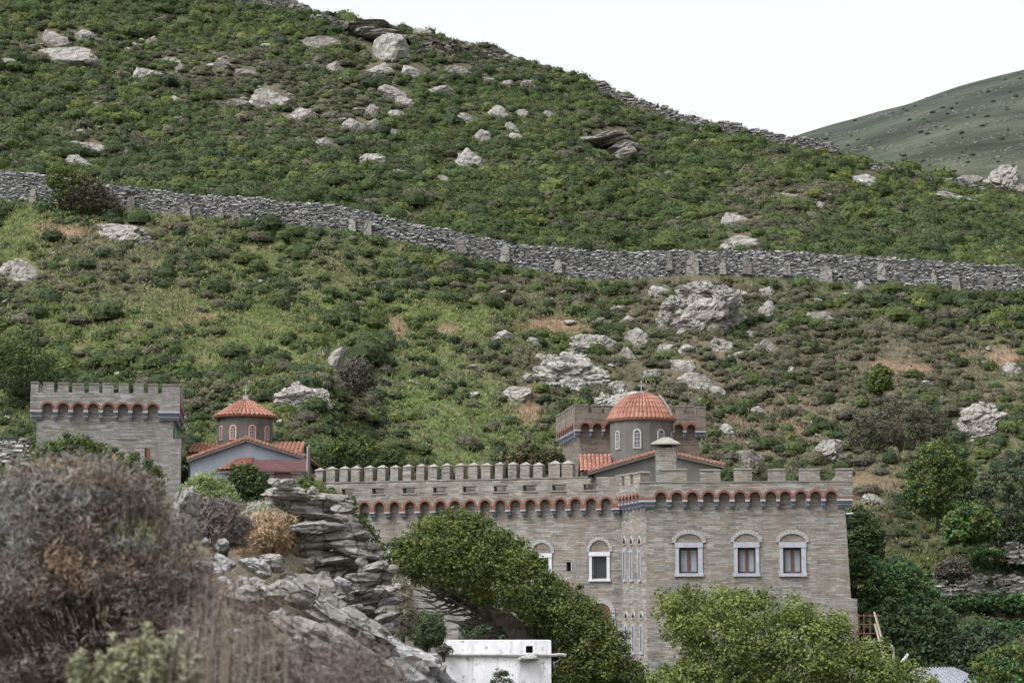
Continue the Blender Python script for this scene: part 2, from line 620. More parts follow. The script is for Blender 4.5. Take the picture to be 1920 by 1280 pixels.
# ------------------------------------------------------------------ ground sheet
def build_ground():
    ys = np.concatenate([np.arange(-14, 4, .8), np.arange(4, 12, .3), np.arange(12, 30, .2), np.arange(30, 104, 1.2), np.arange(104, 130, .4), np.arange(130, 264, .6), np.arange(264, 420, 6)])
    ss = np.linspace(-.48, .48, 330)
    Y, S = np.meshgrid(ys, ss, indexing='ij')
    X = S * (np.maximum(Y, 0) + 25)
    Z = zt(X, Y)
    Z = np.where(Y < 0, -1.6, Z)
    n, m = Y.shape
    idx = np.arange(n * m).reshape(n, m)
    Q = np.stack([idx[:-1, :-1], idx[:-1, 1:], idx[1:, 1:], idx[1:, :-1]], -1).reshape(-1, 4)
    x, y, z = X.ravel(), Y.ravel(), Z.ravel()
    c = ground_colour(x, np.maximum(y, 1), z)
    nearw = (1 - sst((y - 45) / 40)).reshape(-1, 1)
    c = c * (1 - nearw) + np.array((.095, .082, .06)) * nearw
    me = np_mesh('ground', np.stack([x, y, z], 1), Q, c, [M['terrain']], True)
    tag(link('ground', me), kind='structure')
    # wide plain below, so that the ground reaches the horizon
    r = 4000
    me = np_mesh('plain', np.array([(-r, -r, -60), (r, -r, -60), (r, r, -60), (-r, r, -60)]), np.array([[0, 1, 2, 3]]), np.array([(.09, .10, .05)] * 4), [M['terrain']])
    tag(link('plain', me), kind='structure')
    # the far slope on the right
    ys = np.linspace(430, 1150, 150)
    ss = np.linspace(-.1, .75, 220)
    Y, A = np.meshgrid(ys, ss, indexing='ij')
    sk = curve([(400, 470), (1000, 400), (1300, 335), (1400, 292), (1500, 252), (1600, 224), (1650, 208), (1700, 196), (1800, 163), (1920, 129), (2100, 75), (2800, -80)])
    eS = np.interp(A, *sk)
    t = (Y - 430) / 470
    e = np.where(t < 1, .10 + (eS - .10) * np.sin(np.clip(t, 0, 1) * 1.5708) ** .8, eS - (t - 1) * .15)
    X = A * Y
    Z = e * Y + (1.6 * wob(X, Y, 90, 3) + .9 * wob(X, Y, 30, 9)) * np.clip(1.15 - t, .1, 1) * .8
    n, m = Y.shape
    idx = np.arange(n * m).reshape(n, m)
    Q = np.stack([idx[:-1, :-1], idx[:-1, 1:], idx[1:, 1:], idx[1:, :-1]], -1).reshape(-1, 4)
    x, y, z = X.ravel(), Y.ravel(), Z.ravel()
    c = np.tile(np.array((.050, .056, .040)), (x.size, 1)) * (1 + .25 * wob(x, y, 60, 14)).clip(.5, 1.6).reshape(-1, 1)
    c = c * (1 - .6 * sst((t.ravel() - .45) / .4)[:, None]) + np.array((.036, .046, .040)) * .6 * sst((t.ravel() - .45) / .4)[:, None]
    me = np_mesh('far_hill', np.stack([x, y, z], 1), Q, c, [M['far']], True)
    tag(link('far_hill', me), kind='structure')
    return (ys, ss, e)


def far_mat():
    m, nt, b = new_mat('far_hill_ground', .95, .1)
    N = NT(nt)
    v = N.coord('Object')
    f2 = N.noise(N.coord('Object', (.5, 1, 2.4)), .12, 9, .75, .4)
    c = N.mix(1.0, N.attr(), N.ramp(f2, [(.28, .45), (.5, 1.0), (.72, 1.6)]), 'MULTIPLY')
    f3 = N.noise(v, .5, 6, .7)
    c = N.mix(N.ramp(f3, [(.33, .7), (.45, 0.0)]), c, (.04, .055, .04))
    c = N.mix(N.ramp(N.noise(N.coord('Object', (1, 1, 2.2)), .34, 7, .75), [(.66, 0.0), (.72, .7)]), c, (.20, .20, .20))
    N.l(c, b.inputs['Base Color'])
    N.bump(f3, .8, 1.0, b)
    return m


M['far'] = far_mat()
build_ground()


# ------------------------------------------------------------------ leaf primitives
def quads_from(C, Nn, L, Wd, up=None, rng=RNG):
    """rhombic leaves: centre, normal, length, width -> verts (4N,3)"""
    Nn = Nn / np.maximum(np.linalg.norm(Nn, axis=1, keepdims=True), 1e-6)
    r = rng.normal(0, 1, C.shape) if up is None else up
    t = r - (r * Nn).sum(1, keepdims=True) * Nn
    t = t / np.maximum(np.linalg.norm(t, axis=1, keepdims=True), 1e-6)
    b = np.cross(Nn, t)
    L = np.asarray(L).reshape(-1, 1) * .5
    Wd = np.asarray(Wd).reshape(-1, 1) * .5
    V = np.stack([C - t * L, C + b * Wd - t * L * .1, C + t * L, C - b * Wd - t * L * .1], 1)
    return V.reshape(-1, 3)


def qidx(n):
    return np.arange(n * 4).reshape(n, 4)


def dome_dirs(n, rng, zmin=-.15):
    d = rng.normal(0, 1, (n * 3, 3))
    d /= np.linalg.norm(d, axis=1, keepdims=True)
    d = d[d[:, 2] > zmin][:n]
    return d


def shrub_template(seed, n, leaf, spiky=0.0):
    rng = np.random.default_rng(seed)
    d = dome_dirs(n, rng)
    n = len(d)
    lob = rng.normal(0, 1, (9, 3))
    lob /= np.linalg.norm(lob, axis=1, keepdims=True)
    lob[:, 2] = np.abs(lob[:, 2])
    k = np.max(d @ lob.T, axis=1)
    rad = .62 + .38 * sst((k - .55) / .45)
    rad = rad * rng.uniform(.82, 1.08, n)
    rad = rad * (1 + .16 * np.sin(d[:, 0] * 7 + seed) * np.sin(d[:, 1] * 6 + seed * 2))
    C = d * rad[:, None] * np.array((1, 1, .78))
    nrm = d * np.array((1, 1, 1.2)) + rng.normal(0, .34, d.shape)
    V = quads_from(C, nrm, leaf * rng.uniform(.7, 1.4, n), leaf * rng.uniform(.45, .9, n), rng=rng)
    # inner mass
    nu, nv = 9, 4
    g = []
    for j in range(nv + 1):
        th = j / nv * 1.75
        for i in range(nu):
            ph = 6.2832 * i / nu
            g.append((math.sin(th) * math.cos(ph), math.sin(th) * math.sin(ph), math.cos(th)))
    g = np.array(g)
    kk = np.max(g @ lob.T, axis=1)
    g = g * (.48 + .36 * sst((kk - .5) / .5))[:, None] * np.array((1, 1, .78))
    q = []
    for j in range(nv):
        for i in range(nu):
            i2 = (i + 1) % nu
            q.append((j * nu + i, (j + 1) * nu + i, (j + 1) * nu + i2, j * nu + i2))
    q = np.array(q) + len(V)
    jit = np.repeat(rng.uniform(.78, 1.24, n), 4)
    jit = np.concatenate([jit, np.full(len(g), .8)])  # inner mass toned darker: shade inside the shrub is put into its colour
    return np.concatenate([V, g]), np.concatenate([qidx(n), q]), jit


def compound(T, P, R, S, colr, squash=None):
    """many copies of templates merged into arrays"""
    rng = RNG
    Vs, Qs, Cs, off = [], [], [], 0
    which = rng.integers(0, len(T), len(P))
    for k, (tv, tq, tj) in enumerate(T):
        ii = np.nonzero(which == k)[0]
        if not len(ii):
            continue
        ang = R[ii]
        ca, sa = np.cos(ang)[:, None], np.sin(ang)[:, None]
        X = tv[None, :, 0] * ca - tv[None, :, 1] * sa
        Y = tv[None, :, 0] * sa + tv[None, :, 1] * ca
        Z = np.repeat(tv[None, :, 2], len(ii), 0)
        s = S[ii][:, None]
        sq = 1.0 if squash is None else squash[ii][:, None]
        V = np.stack([X * s, Y * s, Z * s * sq], -1) + P[ii][:, None, :]
        nvv = len(tv)
        Qk = tq[None] + (np.arange(len(ii)) * nvv)[:, None, None] + off
        Ck = colr[ii][:, None, :] * tj[None, :, None]
        Vs.append(V.reshape(-1, 3))
        Qs.append(Qk.reshape(-1, 4))
        Cs.append(Ck.reshape(-1, 3))
        off += len(ii) * nvv
    return np.concatenate(Vs), np.concatenate(Qs), np.concatenate(Cs)


GREENS = np.array([(.034, .054, .020), (.042, .068, .022), (.054, .080, .025), (.070, .094, .027), (.032, .052, .025), (.086, .108, .031), (.050, .068, .026)])
HEATHS = np.array([(.084, .082, .052), (.080, .080, .048), (.098, .094, .062), (.072, .082, .040), (.072, .070, .047), (.064, .078, .035), (.112, .106, .076)])
KEEPOUT = []      # pixel boxes kept free of scrub (rocks)


def scatter_scrub():
    rng = RNG
    n = 120000
    y = np.sqrt(rng.uniform(108 ** 2, 263 ** 2, n))
    a = rng.uniform(-.27, .27, n)
    x = a * y
    z = zt(x, y)
    px, py, he, gr, so, th, low = fields(x, y, z)
    patch = wob(x, y, 16, 5)
    dens = .72 + .16 * patch - .36 * gr + .45 * th - .8 * so + .42 * he
    dens = np.where(low > .5, dens - .02, dens + .10) + .22 * wob(x, y, 7, 31) - .25 * np.maximum(wob(x, y, 26, 2) - .6, 0)
    keep = (rng.uniform(0, 1, n) < dens * .6)
    for (x0, y0, x1, y1) in KEEPOUT:
        keep &= (((px - (x0 + x1) / 2) / (x1 - x0)) ** 2 + ((py - (y0 + y1) / 2) / (y1 - y0)) ** 2) > .2
    keep &= ~(np.abs(y - 164.6) < 1.5)
    x, y, z, px, py, he, gr, so, th, low = (q[keep] for q in (x, y, z, px, py, he, gr, so, th, low))
    n = len(x)
    green = rng.uniform(0, 1, n) > (he * .68 + .05 + .10 * low)
    gi = np.clip((wob(x, y, 20, 12) * 1.1 + 2.4 + rng.normal(0, 1.3, n)).astype(int), 0, 6)
    col = np.where(green[:, None], GREENS[gi], HEATHS[rng.integers(0, 7, n)])
    col = col * rng.uniform(.66, 1.36, (n, 1))
    yel = blobs(px, py, [(1600, 340, 320, 90, .8), (1000, 380, 260, 60, .6), (1750, 580, 150, 60, .7), (300, 60, 300, 60, .5), (200, 200, 120, 60, .5)])
    col = np.where(green[:, None], col * (1 + np.outer(np.clip(yel, 0, 1), (.35, .22, .0))), col)
    S = np.where(green, rng.uniform(.45, 1.05, n), rng.uniform(.36, .86, n)) * (1 + .22 * th) * (1 - .16 * low * (1 - np.clip(th, 0, 1)))
    S = S * np.exp(rng.normal(-.08, .30, n)).clip(.5, 1.7)
    sep = (.50 - .20 * np.clip(wob(x, y, 11, 22), -1, 1)) * np.where(th > .5, .8, 1.0) * np.where(green, 1.0, .74)
    sq = np.where(green, rng.uniform(.9, 1.35, n), rng.uniform(.8, 1.15, n))
    # shrubs leave one another room, so dark gaps stay between the mounds
    order = rng.permutation(n)
    cell = {}
    ok = np.zeros(n, bool)
    xs, ys_, ss_ = x.tolist(), y.tolist(), S.tolist()
    for i in order.tolist():
        a0, b0 = int(xs[i] // 1.5), int(ys_[i] // 1.5)
        good = True
        for da in (-1, 0, 1):
            for db in (-1, 0, 1):
                for j in cell.get((a0 + da, b0 + db), ()):
                    r = sep[i] * (ss_[i] + ss_[j])
                    if (xs[i] - xs[j]) ** 2 + (ys_[i] - ys_[j]) ** 2 < r * r:
                        good = False
                        break
                if not good:
                    break
            if not good:
                break
        if good:
            ok[i] = True
            cell.setdefault((a0, b0), []).append(i)
    print('shrubs', ok.sum())
    P = np.stack([x, y, z - .06], 1)
    return P[ok], S[ok], sq[ok], col[ok], green[ok], py[ok], px[ok]


TG = [shrub_template(100 + i, 84, .24) for i in range(8)]


def quick_rock_boxes(L):
    for r in L:
        KEEPOUT.append((r[0] - r[2] * .60, r[1] - r[3] * .5, r[0] + r[2] * .60, r[1] + r[3] * .72))


# ------------------------------------------------------------------ rocks
def ico(sub):
    import bmesh
    bm = bmesh.new()
    bmesh.ops.create_icosphere(bm, subdivisions=sub, radius=1)
    v = np.array([tuple(p.co) for p in bm.verts])
    f = np.array([[q.index for q in p.verts] for p in bm.faces])
    bm.free()
    return v, f


ICO = {k: ico(k) for k in (1, 2, 3, 4, 5)}


def rock_arr(seed, sub=3, planes=12, rough=.10, dmin=.5, strata=0.0):
    rng = np.random.default_rng(seed)
    v, f = ICO[sub]
    v = v.copy()
    for _ in range(planes):
        nn = rng.normal(0, 1, 3)
        nn[2] *= 1.3
        nn /= np.linalg.norm(nn)
        d = rng.uniform(dmin, .92)
        k = np.maximum(v @ nn - d, 0)
        v -= k[:, None] * nn
    off = Vector(rng.uniform(-50, 50, 3))
    ns = np.array([noise.fractal(Vector(p) * 1.7 + off, 1.0, 2.1, 4) for p in v])
    v = v * (1 + rough * ns[:, None])
    if strata:
        zz = v[:, 2] + .25 * v[:, 0]
        ph = zz * strata
        fr = ph - np.floor(ph)
        rr = np.array([noise.noise(Vector((math.floor(q) * 3.7, seed * .37, 0))) for q in ph])
        v[:, :2] *= (1 + .22 * rr * 1.0 - .10 * (fr < .25))[:, None]
    v /= np.maximum(np.abs(v).max(0), .2)
    return v, f


def crag(seed, sub=4, freq=2.2, aniso=(1, 1, 2.6), block=.24, groove=.16, planes=7, tilt=.25):
    rng = np.random.default_rng(seed)
    v, f = ICO[sub]
    v = v.copy()
    for _ in range(planes):
        nn = rng.normal(0, 1, 3)
        nn[2] *= 1.3
        nn /= np.linalg.norm(nn)
        k = np.maximum(v @ nn - rng.uniform(.55, .95), 0)
        v -= k[:, None] * nn
    off = rng.uniform(-50, 50, 3)
    out = np.empty(len(v))
    ct, st = math.cos(tilt), math.sin(tilt)
    for i, p in enumerate(v):
        w = noise.noise_vector(Vector(p) * 2.0 + Vector(off)) * .18
        q = Vector(((p[0] * ct + p[2] * st) * aniso[0] + w.x, p[1] * aniso[1] + w.y, (-p[0] * st + p[2] * ct) * aniso[2] + w.z)) * freq + Vector(off)
        dd, pp_ = noise.voronoi(q)
        h = (math.sin(pp_[0].x * 12.9 + pp_[0].y * 78.2 + pp_[0].z * 37.7) * 43758.5) % 1.0
        eg = min((dd[1] - dd[0]) / .22, 1.0)
        out[i] = 1 + block * (h - .5) - groove * (1 - eg) ** 1.5 + .10 * noise.fractal(q * 1.9, 1.0, 2.1, 4)
    v = v * out[:, None]
    v /= np.maximum(np.abs(v).max(0), .2)
    return v, f


def place_rock(V, size, tilt=0.0, yaw=0.0):
    V = V * np.array(size) * .5
    c, s = math.cos(tilt), math.sin(tilt)
    V = np.stack([V[:, 0] * c + V[:, 2] * s, V[:, 1], -V[:, 0] * s + V[:, 2] * c], 1)   # tilt > 0 drops the right end
    c, s = math.cos(yaw), math.sin(yaw)
    return np.stack([V[:, 0] * c - V[:, 1] * s, V[:, 0] * s + V[:, 1] * c, V[:, 2]], 1)


def add_rock(name, px, py, w, h, label, seed, mat='rock', tilt=0.0, group=None, cat='rock', pieces=1, strata=0.0, sub=4, y0=107.0, Y=None, planes=12, depth=.8):
    """rock whose picture is about w x h photo pixels round (px, py), standing on the slope"""
    w, h = w * (1.2 if pieces == 1 else 1.1), h * (1.3 if pieces == 1 else 1.12)
    base = hit(px, py + h * .42, y0) if Y is None else at(px, py + h * .42, Y)
    mpp = base.y / F
    rng = np.random.default_rng(seed)
    Vs, Fs, o = [], [], 0
    lst = []
    if pieces == 1:
        lst.append((px, py, w, h, tilt, base, 0.0))
    elif strata >= 3.5:
        n = pieces
        for i in range(n):                       # thin beds stacked on each other
            f = i / (n - 1)
            cy = py - h * .42 + h * .84 * f
            cx = px + (f - .45) * w * .35 + rng.normal(0, .05) * w
            b = hit(cx, cy + h * .04, y0)
            lst.append((cx, cy, w * rng.uniform(.5, .85) * (1 - .35 * f), h / n * 2.8, tilt + rng.normal(0, .04), b, 0.0))
    else:
        for i in range(max(3, pieces // 2)):
            r, an = (.22 if i else 0) * rng.uniform(.8, 1.3), 6.283 * (i * .382 + rng.uniform(0, .12)) + seed
            cx, cy = px + r * math.cos(an) * w, py + r * math.sin(an) * h
            sw = w * rng.uniform(.5, .66) * (1.4 if i == 0 else 1 - r)
            sh = h * rng.uniform(.42, .6) * (1.5 if i == 0 else 1 - r)
            lst.append((cx, cy, sw, max(sh, sw * .25), tilt + rng.normal(0, .10), hit(cx, cy + sh * .45, y0), -.55))
        for i in range(pieces):
            an = rng.uniform(0, 6.283)
            r = rng.uniform(.22, .38)
            cx, cy = px + r * math.cos(an) * w, py + r * math.sin(an) * h
            sw = w * rng.uniform(.08, .2)
            lst.append((cx, cy, sw, sw * rng.uniform(.35, .6), tilt + rng.normal(0, .15), hit(cx, cy, y0), -.3))
    for i, (cx, cy, sw, sh, tl, b, lean) in enumerate(lst):
        big = sw > 50 and pieces > 1 and strata < 3.5
        v, f = crag(seed * 13 + i, 5 if big else (sub if sw > 22 else 2), rng.uniform(1.2, 1.6) if big else 1.1, (1, 1, 3.4), .17 if big else .09, .14 if big else .05, 12 if big else 14, .3) if strata < 3.5 else rock_arr(seed * 13 + i, 3, planes, .16, .45, 2.0)
        if pieces > 1 and abs(b.y - base.y) > h * mpp * 1.5:
            yy = base.y + math.copysign(h * mpp * 1.5, b.y - base.y)
            xx = float(ae(cx, cy)[0]) * yy
            b = Vector((xx, yy, float(zt(xx, yy))))
        mp = b.y / F
        dp = max(sw * .8, sh) * mp * (depth if strata < 3.5 else 1.1)
        hh = sh * mp * ((1.6 if pieces == 1 else 1.3) if strata < 3.5 else 1.15)
        v = place_rock(v, (sw * mp * 1.04, dp, hh), tl, rng.normal(0, .3))
        if lean:
            c_, s_ = math.cos(-lean), math.sin(-lean)
            v = np.stack([v[:, 0], v[:, 1] * c_ - v[:, 2] * s_, v[:, 1] * s_ + v[:, 2] * c_], 1)
        zc = sh * .85 * mp - hh * .5
        v = v + np.array(b - base) + np.array((0, dp * (.25 if strata < 3.5 else -.12), zc + (sh * .3 * mp if strata >= 3.5 else 0)))
        Vs.append(v)
        Fs.append(f + o)
        o += len(v)
    me = np_mesh(name, np.concatenate(Vs), np.concatenate(Fs), None, [M[mat]], False)
    ob = link(name, me, None, base)
    return tag(ob, label, cat, group)


GB = 'pale boulders on the upper slope'
GL = 'stones on the lower slope'
# px, py, w, h, material, tilt, label
BOULDERS = [
    (97, 68, 56, 30, 'rock', 0, 'rounded grey boulder beside a paler boulder, high at the left edge of the hill'),
    (153, 61, 44, 26, 'rock_bright', 0, 'pale squat boulder right of a rounded grey one, high on the left slope'),
    (118, 99, 112, 34, 'rock', .05, 'long flat grey slab lying below a pair of boulders high on the left slope'),
    (235, 80, 58, 13, 'rock', .1, 'thin flat stone lying right of the long slab, high on the left slope'),
    (283, 76, 32, 18, 'rock_dark', 0, 'dark grey stone at the end of a thin flat one, high on the left slope'),
    (277, 138, 56, 24, 'rock_bright', .1, 'bright bluish white boulder among green shrubs, high on the left slope'),
    (323, 112, 38, 17, 'rock', .08, 'slab of stone propped on a small upright one, high on the left slope'),
    (336, 126, 18, 18, 'rock_bright', 0, 'small pale upright stone under a propped slab, high on the left slope'),
    (417, 119, 44, 20, 'rock', .25, 'mid grey boulder tilted down to the right above dry heath'),
    (460, 133, 58, 17, 'rock_dark', 0, 'low broken rock with a dark hollow in the dry heath'),
    (502, 179, 72, 42, 'rock', .08, 'big square block of layered grey rock alone in the dry heath'),
    (562, 216, 58, 28, 'rock', 0, 'split boulder with a dark gap below the big square block'),
    (328, 187, 26, 13, 'rock_bright', .35, 'small white stone tilted in green scrub left of the square block'),
    (168, 275, 78, 24, 'rock', .3, 'broken line of pale rock above the left end of the long wall'),
    (148, 301, 70, 22, 'rock', .2, 'long low grey rock just above the left end of the long wall'),
    (630, 123, 34, 26, 'rock', 0, 'rounded grey boulder below the dark ledge near the hill top'),
    (725, 84, 86, 50, 'rock_bright', 0, 'large pale angular block standing under the dark ledge near the hill top'),
    (712, 125, 58, 20, 'rock_bright', -.05, 'wide pale boulder just below the large angular block'),
    (777, 132, 56, 24, 'rock_bright', .3, 'white boulder leaning down to the right beside a wide pale one'),
    (858, 128, 62, 24, 'rock_dark', .05, 'low brownish rock in the heath right of the leaning white boulder'),
    (738, 172, 60, 26, 'rock', .35, 'cluster rock sloping down to the right in mid slope scrub'),
    (756, 188, 36, 18, 'rock', .1, 'stone at the lower end of the sloping cluster rock'),
    (827, 168, 52, 20, 'rock', .1, 'flat topped grey boulder in mid slope scrub'),
    (953, 156, 40, 13, 'rock', -.1, 'low grey stone near the skyline shrubs, left of its taller twin'),
    (984, 155, 34, 16, 'rock', -.25, 'grey stone rising to the right below the skyline shrubs'),
    (914, 148, 34, 11, 'rock', 0, 'thin grey stone lying left of two stones below the skyline'),
    (697, 206, 24, 22, 'rock', 0, 'small upright grey stone left of a white tilted one'),
    (742, 210, 28, 18, 'rock_bright', .4, 'small white stone tilted to the right in green scrub'),
    (665, 233, 44, 26, 'rock_bright', 0, 'rounded pale boulder at the edge of dry heath'),
    (698, 231, 22, 18, 'rock', 0, 'grey stone touching the rounded pale boulder'),
    (740, 250, 26, 20, 'rock', -.4, 'pale stone rising to the right beside a dry patch'),
    (870, 221, 38, 20, 'rock_bright', .15, 'white boulder left of a long tilted pillar stone'),
    (940, 211, 46, 20, 'rock_bright', .6, 'long white pillar stone lying tilted down to the right'),
    (977, 211, 26, 13, 'rock', -.3, 'small grey stone just right of the long tilted pillar'),
    (957, 236, 22, 15, 'rock_bright', 0, 'small pale block just below the long tilted pillar'),
    (905, 255, 30, 24, 'rock', 0, 'egg shaped grey boulder below the white boulder'),
    (965, 257, 42, 17, 'rock_bright', .1, 'pointed white slab right of the egg shaped boulder'),
    (874, 294, 58, 32, 'rock_bright', .2, 'largest white slab in mid slope, with fine stripes'),
    (686, 298, 66, 22, 'rock_bright', 0, 'white boulder with a dark side above the middle of the long wall'),
    (742, 323, 34, 11, 'rock_bright', 0, 'thin white stone sunk in green scrub above the long wall'),
    (830, 333, 38, 15, 'rock', .1, 'low stone with a dark hollow above the long wall'),
    (1030, 215, 28, 14, 'rock', 0, 'small grey stone left of the layered outcrop'),
    (1037, 358, 30, 17, 'rock', -.2, 'small dark edged stone alone in thick scrub above the long wall'),
    (1307, 266, 32, 14, 'rock', .2, 'small pale slab below the ridge wall'),
    (1622, 330, 62, 32, 'rock_bright', .05, 'pair of pale joined boulders high on the right slope'),
    (1475, 367, 56, 17, 'rock', 0, 'long low pale boulder in mixed scrub on the right slope'),
    (1535, 383, 32, 17, 'rock', 0, 'rounded brown grey stone right of a long low boulder'),
    (1378, 411, 46, 32, 'rock', 0, 'round grey boulder a little above the long wall'),
    (1386, 453, 82, 28, 'rock', -.05, 'wide pale boulder sitting right behind the top of the long wall'),
    (1195, 467, 38, 14, 'rock', 0, 'pale stone showing over the top of the long wall'),
    (1808, 371, 96, 16, 'rock', .28, 'long flat slab tilted down to the right at the right edge of the slope'),
    (40, 500, 66, 48, 'rock', .25, 'angular leaning boulder alone in the grass below the long wall, far left'),
    (8, 505, 26, 26, 'rock', 0, 'grey boulder cut by the left edge beside an angular one'),
    (625, 668, 34, 42, 'rock', .4, 'upright broken rock beside grey bushes above the brick domed chapel'),
    (1190, 630, 46, 30, 'rock', 0, 'grey rock between the two great outcrops above the back tower'),
    (1275, 685, 50, 20, 'rock', .1, 'pale broken rock right of the smooth outcrop'),
    (968, 738, 54, 28, 'rock', -.05, 'ledge of layered rock left of the back tower'),
    (1160, 724, 36, 20, 'rock', -.2, 'slab of rock at the foot of the smooth outcrop'),
    (1440, 580, 38, 30, 'rock', 0, 'pale rock right of the largest cracked outcrop'),
    (1440, 646, 40, 32, 'rock', -.2, 'rounded grey rock above a patch of red earth'),
    (1540, 593, 54, 28, 'rock_dark', 0, 'dark cracked rock in brown scrub below the long wall'),
    (1615, 538, 30, 20, 'rock', .3, 'small grey rock just below the right part of the long wall'),
    (1305, 713, 64, 26, 'rock', .1, 'row of pale rock above the right end of the back tower'),
    (1361, 805, 28, 22, 'rock_bright', -.4, 'bright wedge of stone right of the back tower'),
    (1405, 858, 54, 28, 'rock_dark', 0, 'dark rock just above the battlements of the right wing'),
    (1895, 690, 40, 24, 'rock', 0, 'rock cut by the right edge over red earth'),
    (1640, 935, 44, 18, 'rock', .1, 'flat rock on red earth right of the castle'),
    (795, 36, 48, 17, 'rock', -.1, 'flat topped rock standing on the skyline near the hill top'),
    (960, 88, 40, 13, 'rock', .25, 'slanting slab on the skyline halfway down the ridge'),
    (600, 77, 84, 24, 'rock_dark', -.05, 'dark slab ending the ledge near the hill top'),
    (610, 266, 44, 22, 'rock', .1, 'grey stone at the lower end of the dry heath'),
    (435, 192, 70, 18, 'rock_dark', .05, 'low layered rock left of the big square block'),
    (13, 116, 28, 15, 'rock', 0, 'pale stone cut by the left edge, high on the slope'),
    (1825, 316, 46, 24, 'rock_dark', 0, 'dark hollow rock on the ridge at the far right'),
    (945, 630, 40, 16, 'rock', .1, 'low pale stone in thin grass left of the smooth outcrop'),
    (1898, 1024, 40, 24, 'rock', 0, 'grey rock cut by the right edge above the terraces'),
]
OUTCROPS = [
    (1065, 692, 160, 92, 'rock_bright', .1, 10, 2.0, 'broad smooth pale outcrop on the slope left of the back tower'),
    (1115, 640, 108, 48, 'rock', .12, 6, 2.5, 'cracked grey outcrop on top of the broad smooth one'),
    (1322, 570, 178, 126, 'rock', .08, 15, 3.0, 'largest cracked outcrop, just below the long wall'),
    (1255, 592, 56, 74, 'rock', 0, 6, 2.0, 'lower left shoulder rock next to the largest cracked outcrop'),
    (1140, 258, 112, 88, 'rock_dark', -.22, 13, 4.0, 'dark outcrop of thin tilted layers high on the middle slope'),
    (705, 72, 150, 34, 'rock_dark', -.02, 6, 3.6, 'long dark overhanging ledge near the hill top'),
    (232, 432, 132, 50, 'rock', -.05, 8, 2.0, 'outcrop of rounded grey rocks just below the left end of the long wall'),
    (568, 742, 128, 58, 'rock_bright', .2, 10, 2.5, 'pale broken outcrop above the maroon roofed shed'),
    (1150, 752, 118, 40, 'rock_bright', -.1, 7, 2.0, 'sloping pale rock showing over the battlements of the back tower'),
    (1840, 785, 128, 80, 'rock', -.25, 11, 3.0, 'ridged outcrop of tilted beds at the right edge over dark thicket'),
    (1560, 845, 76, 66, 'rock', -.3, 7, 2.5, 'pale steep outcrop right of the castle roofline'),
    (1885, 330, 96, 64, 'rock', 0, 14, 2.0, 'grey field of broken rock on the ridge at the right edge'),
]
quick_rock_boxes([b[:4] for b in BOULDERS])
quick_rock_boxes([(b[0], b[1], b[2] * .72, b[3] * .62) for b in OUTCROPS])
for i, (px, py, w, h, mt, tl, lb) in enumerate(BOULDERS):
    add_rock('boulder', px, py, w, h, lb, 300 + i, mt, tl, GB if py < 480 else GL, strata=(2.0 if i % 3 == 0 else 0))
for i, (px, py, w, h, tl) in enumerate([(1440, 545, 34, 18, .1), (1385, 662, 40, 20, -.1), (1252, 652, 34, 22, .2), (1238, 545, 40, 18, .1), (1120, 598, 30, 14, .1), (1178, 665, 36, 22, -.2), (1000, 640, 30, 14, .1), (1015, 668, 26, 14, 0), (1225, 700, 40, 20, .15), (1130, 742, 34, 18, .1),
                                       (1350, 648, 44, 22, .1), (1405, 625, 26, 16, 0), (1465, 610, 22, 14, .2), (1175, 600, 34, 16, -.1), (985, 705, 26, 14, .1), (1290, 655, 30, 18, 0), (1340, 735, 36, 18, .1), (1420, 770, 30, 16, -.1), (1480, 690, 24, 14, .1), (1205, 640, 26, 14, .2)]):
    add_rock('boulder', px, py, w, h, 'angular pale rock scattered on the slope round the two great outcrops', 1500 + i, 'rock' if i % 3 else 'rock_bright', tl, 'rocks round the great outcrops')
for i, (px, py, w, h, mt, tl, pc, st, lb) in enumerate(OUTCROPS):
    add_rock('rock_outcrop', px, py, w, h, lb, 700 + i, mt, tl, 'rock outcrops', 'outcrop', pc, st)


def small_stones():
    rng = np.random.default_rng(5)
    var = []
    for i in range(8):
        v, f = rock_arr(900 + i, 2, 10, .1)
        v = place_rock(v, (1, .8, .55))
        var.append(np_mesh('loose_stone', v, f, None, [M['rock_bright'] if i % 3 else M['rock']]))
    k = 0
    while k < 285:
        px, py = rng.uniform(0, 1920), rng.uniform(60, 860 if k < 130 else 420)
        wl = np.interp(px, [p[0] for p in WBASE], [p[1] for p in WBASE])
        cr = np.interp(px, [p[0] for p in CREST], [p[1] for p in CREST])
        if py < cr + 25 or abs(py - wl + 25) < 45:
            continue
        if 560 < px < 1350 and py > 850 or px < 600 and py > 800:
            continue
        b = hit(px, py)
        px2, py2, he, gr, so, th, low = (np.atleast_1d(q)[0] for q in fields(np.array([b.x]), np.array([b.y]), np.array([b.z])))
        if rng.uniform() > .25 + .6 * he + .5 * so:
            continue
        o = link('loose_stone', var[k % 8], None, b + Vector((0, 0, .05)))
        s = rng.uniform(.4, 1.0) * (1.5 if k % 7 == 0 else 1.0)
        o.scale = (s * rng.uniform(.9, 1.5), s, s * rng.uniform(.6, 1.1))
        o.rotation_euler = (rng.normal(0, .15), rng.normal(0, .2), rng.uniform(0, 6.28))
        up = py < wl
        tag(o, 'small pale loose stone among the scrub above the long wall' if up else 'small pale loose stone in the grass below the long wall', 'stone', 'loose stones above the wall' if up else 'loose stones below the wall')
        k += 1


small_stones()

